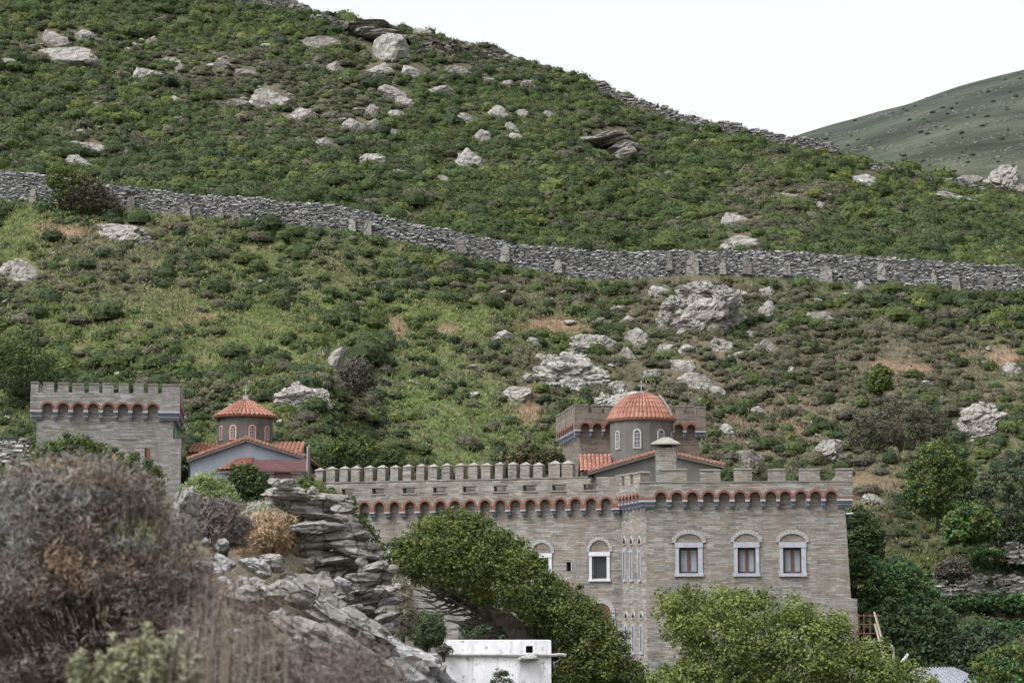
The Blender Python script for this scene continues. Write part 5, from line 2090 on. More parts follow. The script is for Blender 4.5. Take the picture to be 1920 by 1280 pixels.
for i in range(70):
    t = rr.uniform(.15, 1)
    sx, sy = 985 - 150 * t, 1195 - 90 * t
    ex = sx - rr.uniform(20, 110)
    ey = sy + rr.uniform(-60, 22)
    ex = max(ex, 768)
    y_ = 66 + rr.uniform(-1.2, 1.2)
    pts = [at(sx, sy, 66), at((sx + ex) / 2 + rr.uniform(-12, 12), (sy + ey) / 2 + rr.uniform(4, 18), (66 + y_) / 2), at(ex, ey, y_)]
    mb.tube(pts, [.05, .028, .01], 5)
for i in range(26):
    ex, ey = rr.uniform(930, 1060), rr.uniform(1095, 1185)
    mb.tube([at(1005, 1200, 66), at((1005 + ex) / 2 + 6, (1200 + ey) / 2, 66), at(ex, ey, 66 + rr.uniform(-1, 1))], [.09, .05, .015], 5)
mb.build('trunk', M['bark'], wt, smooth=True)

# bright oak in front of the right wing
polyB = [(1238, 1190), (1250, 1165), (1246, 1140), (1236, 1112), (1240, 1102), (1256, 1108), (1262, 1122), (1280, 1108), (1290, 1100), (1300, 1110), (1308, 1128), (1325, 1118), (1345, 1112), (1372, 1106), (1395, 1110), (1415, 1122), (1430, 1112), (1440, 1122),
         (1452, 1140), (1470, 1134), (1488, 1130), (1505, 1142), (1516, 1160), (1536, 1152), (1552, 1145), (1566, 1156), (1580, 1175), (1600, 1186), (1625, 1202), (1652, 1216), (1690, 1232), (1715, 1255), (1740, 1285), (1740, 1330), (1225, 1330),
         (1232, 1278), (1240, 1250), (1262, 1245), (1290, 1235), (1270, 1205)]
PALB = [(.115, .145, .036), (.135, .16, .042), (.09, .12, .032), (.125, .148, .046), (.062, .09, .027)]
tree('oak_tree', 'broad yellow green tree in front of the square right wing of the castle', polyB, 54.0, 2.2, 620, .27, 96, .078, PALB, 62, [(1450, 1400, .3), (1450, 1300, .24), (1440, 1220, .14), (1420, 1160, .06)],
     limbs=[[(1450, 1320, .14, 0), (1350, 1230, .09, -.5), (1275, 1150, .03, -.6)], [(1450, 1310, .14, 0), (1560, 1240, .09, .3), (1620, 1215, .03, .2)]], aspect=.6, shell=.85, rag=1.4)
# trees right of the castle
tree('round_tree', 'round dense dark green tree on the slope right of the castle', [(1705, 940), (1702, 890), (1716, 852), (1745, 832), (1780, 830), (1806, 850), (1820, 890), (1815, 930), (1790, 958), (1750, 965), (1720, 958)], 120.0, 1.3, 260, .36, 50, .14, DARK[:1] + OLIVE[:3] + FRESH[:1], 63,
     [(1762, 985, .2), (1762, 930, .14), (1760, 880, .06)])
tree('olive_tree', 'greyish green bushy tree at the right edge above the terraces', [(1815, 985), (1812, 940), (1826, 905), (1850, 892), (1862, 868), (1890, 858), (1930, 838), (1990, 850), (1990, 1030), (1930, 1032), (1870, 1022)], 119.0, 1.3, 330, .36, 34, .18, [(.05, .07, .04), (.062, .082, .045), (.045, .06, .035)], 64,
     [(1890, 1012, .16), (1890, 960, .12), (1890, 900, .05)])
tree('fig_tree', 'fresh green fig tree close beside the right corner of the castle', [(1588, 1150), (1585, 1050), (1600, 1030), (1640, 1045), (1660, 1062), (1700, 1052), (1735, 1075), (1750, 1110), (1735, 1140), (1690, 1150), (1640, 1148)], 104.0, 1.5, 300, .32, 40, .16, FRESH + DARK[:1], 65,
     [(1660, 1240, .18), (1662, 1150, .12), (1660, 1090, .05)])
tree('dark_tree', 'dark green tree behind the ladder and rusty scaffold', [(1600, 1160), (1640, 1130), (1700, 1125), (1760, 1120), (1790, 1150), (1795, 1200), (1790, 1270), (1740, 1300), (1640, 1290), (1605, 1230)], 101.0, 1.3, 380, .34, 34, .18, [(.032, .058, .026), (.04, .07, .03), (.05, .08, .034)], 66,
     [(1700, 1330, .2), (1700, 1240, .14), (1700, 1170, .06)])
tree('corner_tree', 'dark green tree rising behind the right corner of the castle', [(1575, 1035), (1580, 965), (1592, 950), (1615, 958), (1640, 975), (1655, 1005), (1650, 1040), (1610, 1050)], 112.0, 1.2, 220, .32, 34, .18, DARK, 67,
     [(1600, 1150, .16), (1605, 1060, .1), (1608, 1000, .05)])
tree('leafy_tree', 'bright green leafy tree in the bottom right corner', [(1822, 1290), (1828, 1240), (1850, 1222), (1885, 1214), (1920, 1212), (1990, 1216), (1990, 1330), (1830, 1330)], 72.0, 1.2, 330, .22, 44, .11, OLIVE + FRESH[:2], 68,
     [(1900, 1400, .16), (1900, 1310, .1), (1900, 1250, .05)])
tree('terrace_tree', 'grey green tree between the slate roof and the terraces', [(1795, 1250), (1792, 1200), (1815, 1178), (1860, 1180), (1888, 1200), (1890, 1240), (1850, 1262), (1815, 1265)], 98.0, 1.0, 240, .3, 34, .17, [(.034, .055, .03), (.045, .066, .036), (.03, .048, .026)], 69,
     [(1840, 1320, .14), (1840, 1250, .1), (1840, 1210, .05)])


def bush(label, poly, Y, thick, ncl, rcl, per, leaf, pal, seed, name='bush', group=None, cat='bush', twigs=None, stemmat='bark', **kw):
    kw_thick = thick
    P_ = np.array(poly)
    bx = float(P_[:, 0].mean())
    by = float(P_[:, 1].max())
    base = at(bx, by, Y)
    root = empty(name, base, label, cat, group)
    V, Q, C = crown_mesh(name, poly, Y, thick, ncl, rcl, per, leaf, pal, seed, **kw)
    link('crown', np_mesh('crown', V - np.array(base), Q, C, [M[kw.get('mat', 'leaf')]]), root)
    mb = MB()
    rr_ = random.Random(seed)
    top_ = float(P_[:, 1].min())
    for i in range(5):
        ex = bx + rr_.uniform(-.3, .3) * (P_[:, 0].max() - P_[:, 0].min())
        mb.tube([base - Vector((0, 0, .2)), (base + at(ex, by * .5 + top_ * .5, Y)) / 2, at(ex, by * .45 + top_ * .55, Y)], [.03 * Y / 40, .02 * Y / 40, .008 * Y / 40], 5)
    if twigs:
        nt_, rad_ = twigs
        X_, Y_ = [], []
        x0, x1 = P_[:, 0].min(), P_[:, 0].max()
        k = 0
        while k < nt_:
            ex, ey = rr_.uniform(x0, x1), rr_.uniform(top_, by)
            if not inpoly(np.array([ex]), np.array([ey + 12.0]), poly)[0]:
                continue
            k += 1
            sx = bx + (ex - bx) * .45 + rr_.gauss(0, 25)
            sy = min(by, ey + rr_.uniform(90, 320))
            dy = -rr_.uniform(.1, 1.0) * kw_thick
            p0, p2 = at(sx, sy, Y + dy * .5), at(ex, ey - 6, Y + dy)
            p1 = (p0 + p2) / 2 + Vector((rr_.gauss(0, .02), rr_.gauss(0, .02), rr_.uniform(0, .03)))
            mb.tube([p0, p1, p2], [rad_ * rr_.uniform(.6, 1.5), rad_ * .7, rad_ * .3], 4)
            for q in range(3):
                f = rr_.uniform(.35, .95)
                a_ = p0.lerp(p1, f * 2) if f < .5 else p1.lerp(p2, f * 2 - 1)
                mb.tube([a_, a_ + Vector((rr_.gauss(0, .05), rr_.gauss(0, .03), rr_.uniform(.02, .09)))], [rad_ * .45, rad_ * .15], 3)
    mb.build('stem', M[stemmat], root)
    return root


bush('tall windswept bush covering a gap in the left part of the long wall', [(92, 345), (95, 318), (118, 308), (150, 322), (185, 345), (215, 372), (238, 400), (225, 408), (160, 404), (115, 388)], 163.0, 1.2, 300, .33, 46, .15, OLIVE[:3], 71, colfn=lambda X, Yp, c, r: np.where(((X - 95) + (Yp - 330) * .6 + r.normal(0, 16, len(X)) < 60)[:, None], c, np.array(GREYG)[r.integers(0, 4, len(X))] * np.array((.85, .82, .66))))
bush('dark green thicket at the left edge above the square tower', [(-40, 722), (-40, 640), (-5, 622), (20, 634), (45, 622), (72, 640), (95, 668), (112, 672), (125, 700), (100, 722), (40, 730)], 128.0, 1.2, 150, .38, 44, .15, [(.042, .064, .024), (.055, .08, .027), (.07, .095, .03)], 72, rag=1.5)
bush('dark grey thicket in a hollow right of the back tower', [(1590, 822), (1600, 790), (1628, 772), (1650, 780), (1672, 752), (1700, 750), (1718, 772), (1740, 768), (1765, 788), (1772, 806), (1745, 818), (1730, 838), (1690, 826), (1640, 840)], 126.0, 1.2, 170, .36, 40, .15, [(.06, .062, .042), (.075, .07, .052), (.05, .056, .034), (.085, .08, .06)], 73, rag=1.5, shell=.9)
bush('yellow green bush beside the dark grey thicket', [(1628, 730), (1632, 700), (1652, 686), (1668, 695), (1670, 720), (1650, 738)], 128.0, .7, 110, .25, 34, .16, OLIVE, 74)
bush('dark bushes at the foot of the slope behind the battlements', [(585, 880), (592, 848), (622, 838), (640, 818), (668, 832), (690, 822), (712, 842), (745, 850), (765, 880), (700, 892), (600, 892)], 119.0, 1.0, 260, .3, 36, .15, OLIVE[:3] + DARK, 75, rag=1.4)
bush('brown green bush behind the battlements left of the back tower', [(915, 880), (935, 856), (965, 850), (985, 832), (1020, 842), (1048, 852), (1055, 880), (1030, 890), (950, 888)], 119.0, .8, 170, .3, 34, .17, [(.06, .065, .03), (.09, .075, .04), (.05, .06, .026)], 76)
bush('green bush on the bank below the round tree', [(1770, 1015), (1775, 965), (1810, 948), (1850, 955), (1865, 990), (1850, 1015)], 116.0, 1.0, 200, .3, 34, .18, FRESH + OLIVE, 77)
bush('low green hedge on the terrace below the pale wall', [(1770, 1140), (1775, 1118), (1850, 1112), (1990, 1116), (1990, 1142), (1850, 1146)], 114.0, .6, 240, .22, 34, .15, FRESH[:3] + DARK[:2], 78, 'hedge', None, 'hedge')
bush('low green hedge on the terrace over the pale wall', [(1810, 1060), (1815, 1038), (1880, 1030), (1990, 1040), (1990, 1062), (1880, 1068)], 118.0, .6, 200, .22, 34, .15, FRESH[:3] + DARK[:2], 79, 'hedge', None, 'hedge')
bush('green strip of plants on the lowest terrace', [(1800, 1200), (1805, 1172), (1880, 1166), (1990, 1168), (1990, 1205), (1880, 1210)], 111.0, .7, 240, .24, 34, .15, FRESH[:3] + DARK[:3], 80, 'hedge', None, 'hedge')
bush('grey dry bush above the terraces', [(1755, 1080), (1758, 1055), (1785, 1045), (1812, 1052), (1818, 1078), (1790, 1088)], 115.0, .7, 130, .26, 34, .12, GREYG, 81)
bush('round dark bush right of the pale broken outcrop', [(632, 722), (640, 690), (658, 684), (670, 668), (692, 684), (708, 718), (670, 735)], 131.0, .7, 110, .3, 40, .13, GREYG, 82, rag=1.4)

# nearer green bushes
bush('green leafy bush before the foot of the square tower', [(60, 868), (70, 842), (110, 825), (140, 815), (170, 826), (205, 838), (240, 850), (285, 868), (305, 895), (290, 935), (150, 930), (70, 905)], 40.0, .6, 420, .11, 40, .055, OLIVE + DARK, 91)
bush('pale green feathery plant before the blue grey chapel', [(352, 960), (350, 915), (365, 893), (392, 890), (420, 902), (445, 925), (450, 965), (425, 985), (380, 985)], 24.0, .35, 260, .07, 40, .045, [(.17, .22, .085), (.14, .19, .07), (.20, .25, .11)], 92, aspect=.22, along=1.0)
bush('dark green bush before the maroon shed', [(432, 950), (430, 905), (440, 882), (462, 874), (485, 882), (503, 905), (505, 945), (480, 960)], 25.0, .3, 300, .07, 40, .035, DARK + OLIVE[:1], 93)
bush('yellow green bush behind the near wall, left of two', [(535, 1000), (535, 925), (540, 905), (575, 898), (610, 910), (640, 930), (640, 1000)], 27.0, .3, 220, .07, 40, .035, OLIVE, 94)
bush('upright green bush right of the near wall top', [(612, 1080), (612, 945), (622, 922), (645, 918), (662, 930), (672, 955), (690, 985), (712, 1010), (728, 1035), (722, 1140), (690, 1140)], 26.0, .35, 320, .07, 40, .035, OLIVE + DARK[:2], 95)
bush('grey green broom like shrub left of the white building', [(770, 1200), (768, 1170), (778, 1152), (805, 1147), (828, 1160), (832, 1190), (820, 1210), (785, 1212)], 40.0, .4, 220, .09, 40, .07, [(.06, .085, .04), (.075, .10, .05), (.05, .07, .035)], 96, aspect=.18, along=1.0)
bush('thin grey stems standing between the near wall and the windswept tree', [(738, 1190), (736, 1100), (745, 1082), (768, 1095), (775, 1140), (772, 1190)], 30.0, .3, 130, .10, 30, .09, [(.15, .14, .11), (.19, .175, .13), (.10, .10, .07)], 97, aspect=.1, along=1.2, mat='twig')
bush('green shrub under the windswept tree by the castle wall', [(868, 1205), (872, 1170), (900, 1155), (940, 1160), (962, 1185), (960, 1210)], 90.0, .8, 160, .25, 34, .13, [(.05, .085, .05), (.06, .10, .06), (.04, .07, .04)], 98)

# ------------------------------------------------------------------ white building under the tree
ww = Wall(plan(826, 60.0), plan(1033, 60.0))
wb = empty('white_building', ww.P(0, -5, 0), 'small flat roofed white building below the windswept tree', 'building')


def wash_mat():
    m, nt, b = new_mat('whitewash', .85, .2)
    N = NT(nt)
    v = N.coord('Object')
    f = N.noise(v, 1.3, 6, .65)
    c = N.ramp(f, [(.3, (.52, .53, .57)), (.6, (.72, .73, .76))])
    st = N.noise(N.coord('Object', (3.2, 3.2, .35)), 1.2, 5, .65)
    c = N.mix(N.ramp(st, [(.52, 0.0), (.68, .7)]), c, (.33, .33, .36))
    sp_ = N.noise(v, 6.0, 5, .7)
    c = N.mix(N.ramp(sp_, [(.56, 0.0), (.63, .75)]), c, (.17, .16, .16))
    N.l(c, b.inputs['Base Color'])
    N.bump(sp_, .4, .03, b)
    return m


M['wash'] = wash_mat()
ztop, zled = ww.Z(930, 1200), ww.Z(930, 1227)
mb = MB()
hu0, hz1 = ww.uz(986, 1210)
hu1, hz0 = ww.uz(999, 1223)
wall_holes(mb, ww, 0, ww.L, -7, ztop, [(hu0, hu1, hz0, hz1)], .3)
mb.face([ww.P(ww.L, -7), ww.P(ww.L, -7, -4), ww.P(ww.L, ztop, -4), ww.P(ww.L, ztop)])
mb.face([ww.P(0, -7, -4), ww.P(0, -7), ww.P(0, ztop), ww.P(0, ztop, -4)])
mb.face([ww.P(0, ztop), ww.P(ww.L, ztop), ww.P(ww.L, ztop, -4), ww.P(0, ztop, -4)])
mb.build('wall', M['wash'], wb)
mb = MB()
rr = random.Random(8)
pts = [ww.P(-.5 + i * (ww.L + .9) / 24, zled + rr.uniform(-.012, .012), .05) for i in range(25)]
mb.tube(pts, .045, 6)
mb.build('ledge', M['voussoir'], wb)
v, f = rock_arr(4242, 2, 10, .1)
v = place_rock(v, (.62, .4, .22), .05)
c = np.array(ww.P(ww.U(990, 1232), ww.Z(990, 1233), .12)) - np.array(BASE[wb.name])
link('stone_spout', np_mesh('stone_spout', v + c, f, None, [M['rock_near_pale']]), wb)
mb = MB()
mb.box(ww, hu0, hu1, hz0, hz1, -.29, -.27)
mb.build('outlet_hole', M['void'], wb)
bush('small dry weed growing on the ledge of the white building', [(818, 1225), (820, 1212), (832, 1206), (844, 1214), (845, 1226)], 59.6, .2, 50, .08, 30, .05, GREYG, 99, cat='weed', name='weed')
bush('dark weed against the foot of the white wall at the bottom edge', [(918, 1310), (922, 1262), (934, 1250), (948, 1258), (962, 1280), (965, 1310)], 59.4, .25, 70, .08, 36, .05, GREYG + DARK, 120, cat='weed', name='weed', rag=1.3)

# ------------------------------------------------------------------ yard things right of the castle
pY = 98.0
sc = empty('scaffold', at(1632, 1210, pY), 'rusty scaffold frame against the foot of the castle corner', 'scaffold')
for x0 in (1610, 1620, 1632, 1646):
    mb = MB()
    mb.tube([at(x0, 1215, pY), at(x0, 1150, pY)], .028, 6)
    mb.build('upright', M['rust'], sc)
for y0 in (1154, 1170, 1187):
    mb = MB()
    mb.tube([at(1605, y0, pY - .08), at(1652, y0, pY - .08)], .022, 6)
    mb.build('rail', M['rust'], sc)
mb = MB()
dk = Wall(plan(1612, pY - .3), plan(1652, pY - .3))
mb.box(dk, 0, dk.L, dk.Z(1630, 1204), dk.Z(1630, 1201), -.5, 0)
mb.build('plank', M['wood_pale'], sc)
for i, (a, b, lb) in enumerate((((1639, 1146), (1664, 1222), 'longer pale wooden pole leaning beside the rusty scaffold'), ((1640, 1168), (1658, 1222), 'shorter pale wooden pole leaning beside the rusty scaffold'))):
    mb = MB()
    mb.tube([at(b[0], b[1] + 12, pY - .6), at((a[0] + b[0]) / 2, (a[1] + b[1]) / 2 + 6, pY - .55), at(*a, pY - .5)], [.055, .05, .045], 7)
    ob = mb.build('leaning_pole', M['wood_pale'], None, at(b[0], b[1] + 12, pY - .6))
    tag(ob, lb, 'pole', 'wooden poles')
mb = MB()
mb.tube([at(1690, 1242, 97), at(1703, 1226, 97)], .07, 8)
tag(mb.build('pipe', M['white_paint'], None, at(1690, 1242, 97)), 'short white pipe end sticking up beyond the yellow green tree', 'pipe')
mb = MB()
mb.tube([at(1676, 1250, 97.5), at(1675, 1216, 97.5)], .06, 8)
mb.tube([at(1675, 1216, 97.5), at(1672, 1211, 97.4), at(1667, 1213, 97.3)], .07, 8)
tag(mb.build('lamp_post', M['metal'], None, at(1676, 1250, 97.5)), 'short grey post with a hooked top beside the leaning poles', 'post')
# slate roofed shed
sr = Wall(plan(1690, 84.0), plan(1860, 84.0))
hut = empty('slate_hut', sr.P(2, -5, 0), 'small hut with a grey ribbed roof between the bottom trees', 'hut')
z1, z0 = sr.Z(1760, 1252), sr.Z(1760, 1300)
uA, uB, uC, uD = sr.U(1722, 1252), sr.U(1795, 1252), sr.U(1690, 1300), sr.U(1885, 1300)
mb = MB()
q = [sr.P(uC, z0, 1.2), sr.P(uD, z0, 1.2), sr.P(uB, z1, -.8), sr.P(uA, z1, -.8)]
n_ = 13
for i in range(n_):
    f0, f1 = i / n_, (i + 1) / n_
    A0, A1 = q[0].lerp(q[1], f0), q[0].lerp(q[1], f1)
    B0, B1 = q[3].lerp(q[2], f0), q[3].lerp(q[2], f1)
    up_ = Vector((0, 0, .05))
    A0b, B0b = A0.lerp(A1, .2), B0.lerp(B1, .2)
    mb.face([A0 + up_, A0b + up_, B0b + up_, B0 + up_])
    mb.face([A0b + up_, A0b, B0b, B0b + up_])
    mb.face([A0b, A1, B1, B0b])
    mb.face([A1, A1 + up_, B1 + up_, B1])
mb.face([q[1], sr.P(uD, z0, -2.8), q[2]])
mb.face([sr.P(uC, z0, -2.8), q[0], q[3]])
mb.face([sr.P(uD, z0, -2.8), sr.P(uC, z0, -2.8), q[3], q[2]])
mb.build('roof', M['slate'], hut)
mb = MB()
mb.box(sr, uC + .3, uD - .3, -7, z0, -2.5, .9)
mb.build('wall', M['stone_grey'], hut)

# ------------------------------------------------------------------ foreground: near wall, rocks, dry bushes
def stones_mesh(root, name, items, mat, sub=4):
    Vs, Fs, o = [], [], 0
    for (px, py, w, h, tilt, Y, sd) in items:
        v, f = crag(sd, sub, .9, (1, 1, 1.6), .10, .05, 11, .1)
        mpp = Y / F
        v = place_rock(v, (w * mpp, max(w * .7, h) * mpp, h * mpp), tilt, ((sd * 37) % 100 / 100 - .5) * .5)
        c = at(px, py, Y)
        v = v + np.array(c)
        Vs.append(v)
        Fs.append(f + o)
        o += len(v)
    b = np.array(BASE[root.name])
    return link(name, np_mesh(name, np.concatenate(Vs) - b, np.concatenate(Fs), None, [M[mat]]), root)


nw = empty('near_stone_wall', at(650, 1230, 20.0), 'tumbled near wall of thick flat grey stones in front of the castle', 'stone wall')
rr = random.Random(12)
wl_ = [(905, 505, 545), (922, 498, 590), (941, 502, 655), (960, 545, 664), (978, 552, 652), (996, 552, 676), (1016, 548, 692), (1034, 555, 704), (1050, 565, 722), (1066, 592, 737), (1098, 606, 742), (1143, 640, 741), (1173, 654, 739), (1203, 660, 728), (1235, 668, 704)]
rows, y = [], 905.0
while y < 1238:
    step = 16.5 if y < 1040 else 12.5
    q_ = [np.interp(y, [k[0] for k in wl_], [k[c] for k in wl_]) for c in (1, 2)]
    rows.append((y, q_[0], q_[1], step * 1.12))
    y += step
items = []
sd = 2000
for (y, a, b, h) in rows:
    x = a
    big = y < 1045
    while x < b - 8:
        w = rr.uniform(70, 125) if big else rr.choice([22, 30, 38, 50, 64])
        w = min(w, b - x + 10)
        yo = (rr.uniform(-4, 4))
        items.append((x + w / 2, y + yo, w * 1.25, h * rr.uniform(1.2, 1.75), rr.gauss(.06 if big else -.12, .09), 20 + rr.uniform(-.15, .18) + (b - x) * .0012, sd))
        sd += 1
        x += w * .93
stones_mesh(nw, 'stonework', items, 'rock_near')
# hearting behind the face stones
items = [(620, 985, 110, 80, .2, 20.6, 2301), (660, 1060, 130, 90, .3, 20.6, 2302), (690, 1140, 90, 120, 0, 20.5, 2303), (690, 1210, 70, 80, 0, 20.5, 2304), (560, 945, 90, 50, .2, 20.6, 2305)]
stones_mesh(nw, 'hearting', items, 'rock_dark')


def near_rock(label, px, py, w, h, tilt, Y, seed, mat='rock_near', name='near_rock', sub=4, strata=2.0, depth=.9, planes=11):
    c = at(px, py, Y)
    mpp = Y / F
    v, f = crag(seed, sub, 1.2 if w < 120 else 2.2, (1, 1, 2.0), .2, .12, 9, .1)
    v = place_rock(v, (w * mpp, max(w, h) * mpp * depth, h * mpp), tilt, .1)
    o = link(name, np_mesh(name, v, f, None, [M[mat]]), None, c)
    return tag(o, label, 'rock', 'rocks of the near bank')


near_rock('steep grey bedrock slab sloping down right below the near wall', 765, 1262, 240, 120, .62, 19.6, 2401, 'rock_near_pale', 'bedrock', depth=.6)
near_rock('long bedrock ledge running down right in front of the near wall', 640, 1160, 260, 70, .62, 18.6, 2402, 'rock_near', 'bedrock', depth=.5)
near_rock('low bedrock ledge at the bottom edge before the steep slab', 650, 1235, 300, 90, .5, 17.6, 2403, 'rock_near', 'bedrock', depth=.6)
near_rock('bedrock mass at the bottom edge between the dry bush and the steep slab', 560, 1290, 360, 130, .3, 16.8, 2404, 'rock_near', 'bedrock', depth=.6)
near_rock('brown faced broad rock below the big slabs of the near wall', 590, 1108, 160, 70, .25, 19.4, 2405, 'rock_dark')
near_rock('pale triangular stone lying in front of the near wall', 600, 1128, 88, 46, .4, 18.9, 2406, 'rock_near_pale')
near_rock('orange brown stone wedged under the near wall', 668, 1192, 62, 46, .5, 18.8, 2407, 'rock_dark')
near_rock('upright grey rock standing behind the dry bush', 345, 965, 62, 140, .12, 15.5, 2408, 'rock_near', depth=.5)
near_rock('pale rounded stone beside the dry bush, leftmost of two', 418, 1058, 50, 42, .2, 16.5, 2409, 'rock_near_pale')
near_rock('long pale stone lying tilted beside a rounded one', 478, 1064, 72, 38, .45, 17.0, 2410, 'rock_near_pale')
near_rock('flat dark grey stone behind the two pale stones', 510, 1052, 64, 44, .15, 17.6, 2411, 'rock_near')
near_rock('small pale stone standing on edge in dry grass', 417, 1022, 28, 26, -.2, 17.5, 2412, 'rock_near_pale')
near_rock('small tan stone in the dry bush edge', 384, 1017, 18, 20, 0, 16, 2413, 'rock_near_pale')
near_rock('slanting dark slab between the pale stones and the near wall', 548, 1110, 96, 56, .55, 17.6, 2414, 'rock_near')
near_rock('rough boulder under the pale stones at the edge of the dry bush', 470, 1120, 130, 80, .3, 16.4, 2415, 'rock_near')


rr = random.Random(77)
for i in range(60):
    for _ in range(20):
        a_, b_ = rr.uniform(390, 745), rr.uniform(1060, 1275)
        if b_ > 1075 + (a_ - 560) * .2 and not (a_ > 655 and b_ < 1235):
            break
    h_ = hit(a_, b_, 13.5, 22)
    w_ = rr.uniform(24, 80)
    near_rock('loose grey stone lying on the near bank below the wall', a_, b_ - 4, w_, w_ * rr.uniform(.4, .65), rr.gauss(.3, .2), h_.y if h_.y < 22 else 19, 2500 + i, ['rock_near', 'rock_near_pale', 'rock_dark'][i % 3], 'near_stone', 3)
    ob = list(COL.objects)[-1]
    ob['group'] = 'loose stones on the near bank'
    ob['category'] = 'stone'


def dry_pal(px, py, cc, rng):
    n = len(px)
    pp_ = np.array([(.12, .098, .088), (.155, .128, .114), (.10, .078, .068), (.19, .165, .148), (.12, .088, .068), (.085, .068, .06)])
    c = pp_[rng.integers(0, len(pp_), n)]
    gg = blobs(px, py, [(100, 930, 90, 70, 1.0), (10, 1050, 60, 130, 1.0), (280, 930, 90, 60, .8), (370, 930, 70, 60, .5), (330, 1080, 60, 60, .3)])
    oo = blobs(px, py, [(115, 888, 45, 16, 1.3), (205, 900, 45, 22, 1.3), (165, 1055, 26, 40, 1.3), (200, 1110, 16, 34, 1.1), (280, 1070, 26, 16, .9)])
    u = rng.uniform(0, 1, n)
    c = np.where((u < gg * .75)[:, None], np.array((.165, .165, .155)) * rng.uniform(.75, 1.2, (n, 1)), c)
    c = np.where((u > 1 - oo * .72)[:, None], np.array((.19, .135, .095)) * rng.uniform(.7, 1.2, (n, 1)), c)
    return c


bush('big dry grey brown bush with rusty dead patches in the left foreground', [(-60, 1340), (-60, 950), (0, 925), (30, 885), (75, 862), (130, 858), (170, 872), (215, 870), (240, 888), (275, 905), (300, 945), (322, 970), (350, 1010), (368, 1050), (385, 1090), (400, 1150), (400, 1340)], 8.0, .45, 1900, .066, 80, .027, [(.1, .1, .1)], 101, 'dry_bush',
     colfn=dry_pal, aspect=.12, along=1.6, mat='twig', shell=.75, rag=1.12, twigs=(520, .003), stemmat='twig_dark',
     hollow=[(105, 1185, 55, 70, 1.2), (165, 1150, 35, 50, 1.0), (240, 1190, 45, 50, 1.0), (40, 1010, 28, 60, .7), (260, 985, 30, 40, .7), (90, 1040, 40, 40, .6), (330, 1060, 24, 50, .7), (160, 985, 26, 30, .6), (230, 1050, 24, 40, .7), (20, 1240, 50, 40, .8)])


def dry2(px, py, cc, rng):
    pp_ = np.array([(.13, .11, .108), (.16, .135, .125), (.105, .08, .072), (.12, .095, .09), (.18, .155, .145)])
    return pp_[rng.integers(0, 5, len(px))]


bush('low reddish brown dry twigs along the bottom edge before the bedrock', [(330, 1340), (340, 1180), (380, 1110), (440, 1085), (500, 1085), (560, 1120), (600, 1150), (640, 1190), (700, 1225), (760, 1275), (800, 1340)], 6.8, .35, 430, .055, 40, .036, [(.1, .1, .1)], 102, 'dry_bush',
     colfn=dry2, aspect=.07, along=1.6, mat='twig', shell=.5, rag=1.6, twigs=(170, .002), stemmat='twig_brown',
     hollow=[(480, 1120, 60, 40, .8), (600, 1200, 60, 30, .7), (700, 1260, 60, 30, .7), (420, 1180, 30, 50, .4)])
bush('small grey dry bush behind the big one, under the feathery plant', [(372, 1000), (370, 950), (400, 935), (450, 945), (470, 985), (455, 1020), (410, 1030)], 18.0, .25, 220, .06, 36, .05, [(.13, .12, .12), (.16, .14, .13), (.11, .09, .085)], 103, 'dry_bush', aspect=.14, along=1.0, mat='twig')
bush('tan dry grass beside the top of the near wall', [(448, 1035), (452, 985), (480, 965), (530, 960), (556, 975), (560, 1030), (510, 1040)], 20.2, .3, 260, .07, 36, .06, [(.30, .20, .125), (.34, .25, .16), (.24, .16, .10), (.36, .31, .22)], 104, 'grass_clump', None, 'grass', aspect=.10, along=1.2, mat='twig')
bush('pale silvery grass heads over the tan dry grass', [(440, 985), (450, 950), (490, 938), (535, 945), (550, 970), (520, 985), (470, 990)], 21.0, .25, 110, .06, 34, .05, [(.28, .28, .22), (.34, .34, .28), (.2, .21, .15)], 105, 'grass_clump', None, 'grass', aspect=.10, along=1.2, mat='twig')


def flowering(label, stems, Y, seed, col):
    rng = np.random.default_rng(seed)
    base = at(stems[0][0], 1330, Y)
    root = empty('pale_plant', base, label, 'plant', 'pale flowering plants')
    mb = MB()
    Cs, Ns, Ls, Us = [], [], [], []
    for (px, py) in stems:
        b = at(px + rng.normal(0, 12), 1400, Y + rng.normal(0, .05))
        t = at(px, py, Y + rng.normal(0, .05))
        mb.tube([b, (b + t) / 2 + Vector((rng.normal(0, .01), 0, 0)), t], [.004, .003, .002], 5)
        d = (t - b)
        for k in range(150):
            f = rng.uniform(.25, 1.02)
            r = .022 * (1.15 - f) + .006
            an = rng.uniform(0, 6.28)
            o = Vector((math.cos(an) * r, math.sin(an) * r, 0))
            Cs.append(tuple(b + d * f + o))
            Us.append((math.cos(an), math.sin(an), .7))
            Ls.append(.022 * rng.uniform(.6, 1.3))
    Cs, Us = np.array(Cs), np.array(Us)
    V = quads_from(Cs, rng.normal(0, 1, Cs.shape) + np.array((0, -.5, .7)), np.array(Ls), np.array(Ls) * .4, Us + rng.normal(0, .2, Us.shape), rng)
    cc = np.array(col) * rng.uniform(.7, 1.25, (len(Cs), 1))
    mb.build('stem', M['bark'], root)
    link('leaves', np_mesh('leaves', V - np.array(base), qidx(len(Cs)), np.repeat(cc, 4, 0), [M['leaf']]), root)


flowering('pale yellow green flowering plant at the bottom edge before the dry bush', [(138, 1232), (150, 1222), (215, 1190), (232, 1210), (250, 1200), (275, 1172), (262, 1195), (300, 1200), (190, 1225), (160, 1245), (290, 1230)], 5.4, 111, (.22, .23, .14))
flowering('silvery leaved plant at the bottom edge right of the yellow green one', [(318, 1195), (335, 1185), (352, 1200), (300, 1215), (340, 1225), (370, 1230)], 5.5, 112, (.27, .265, .20))
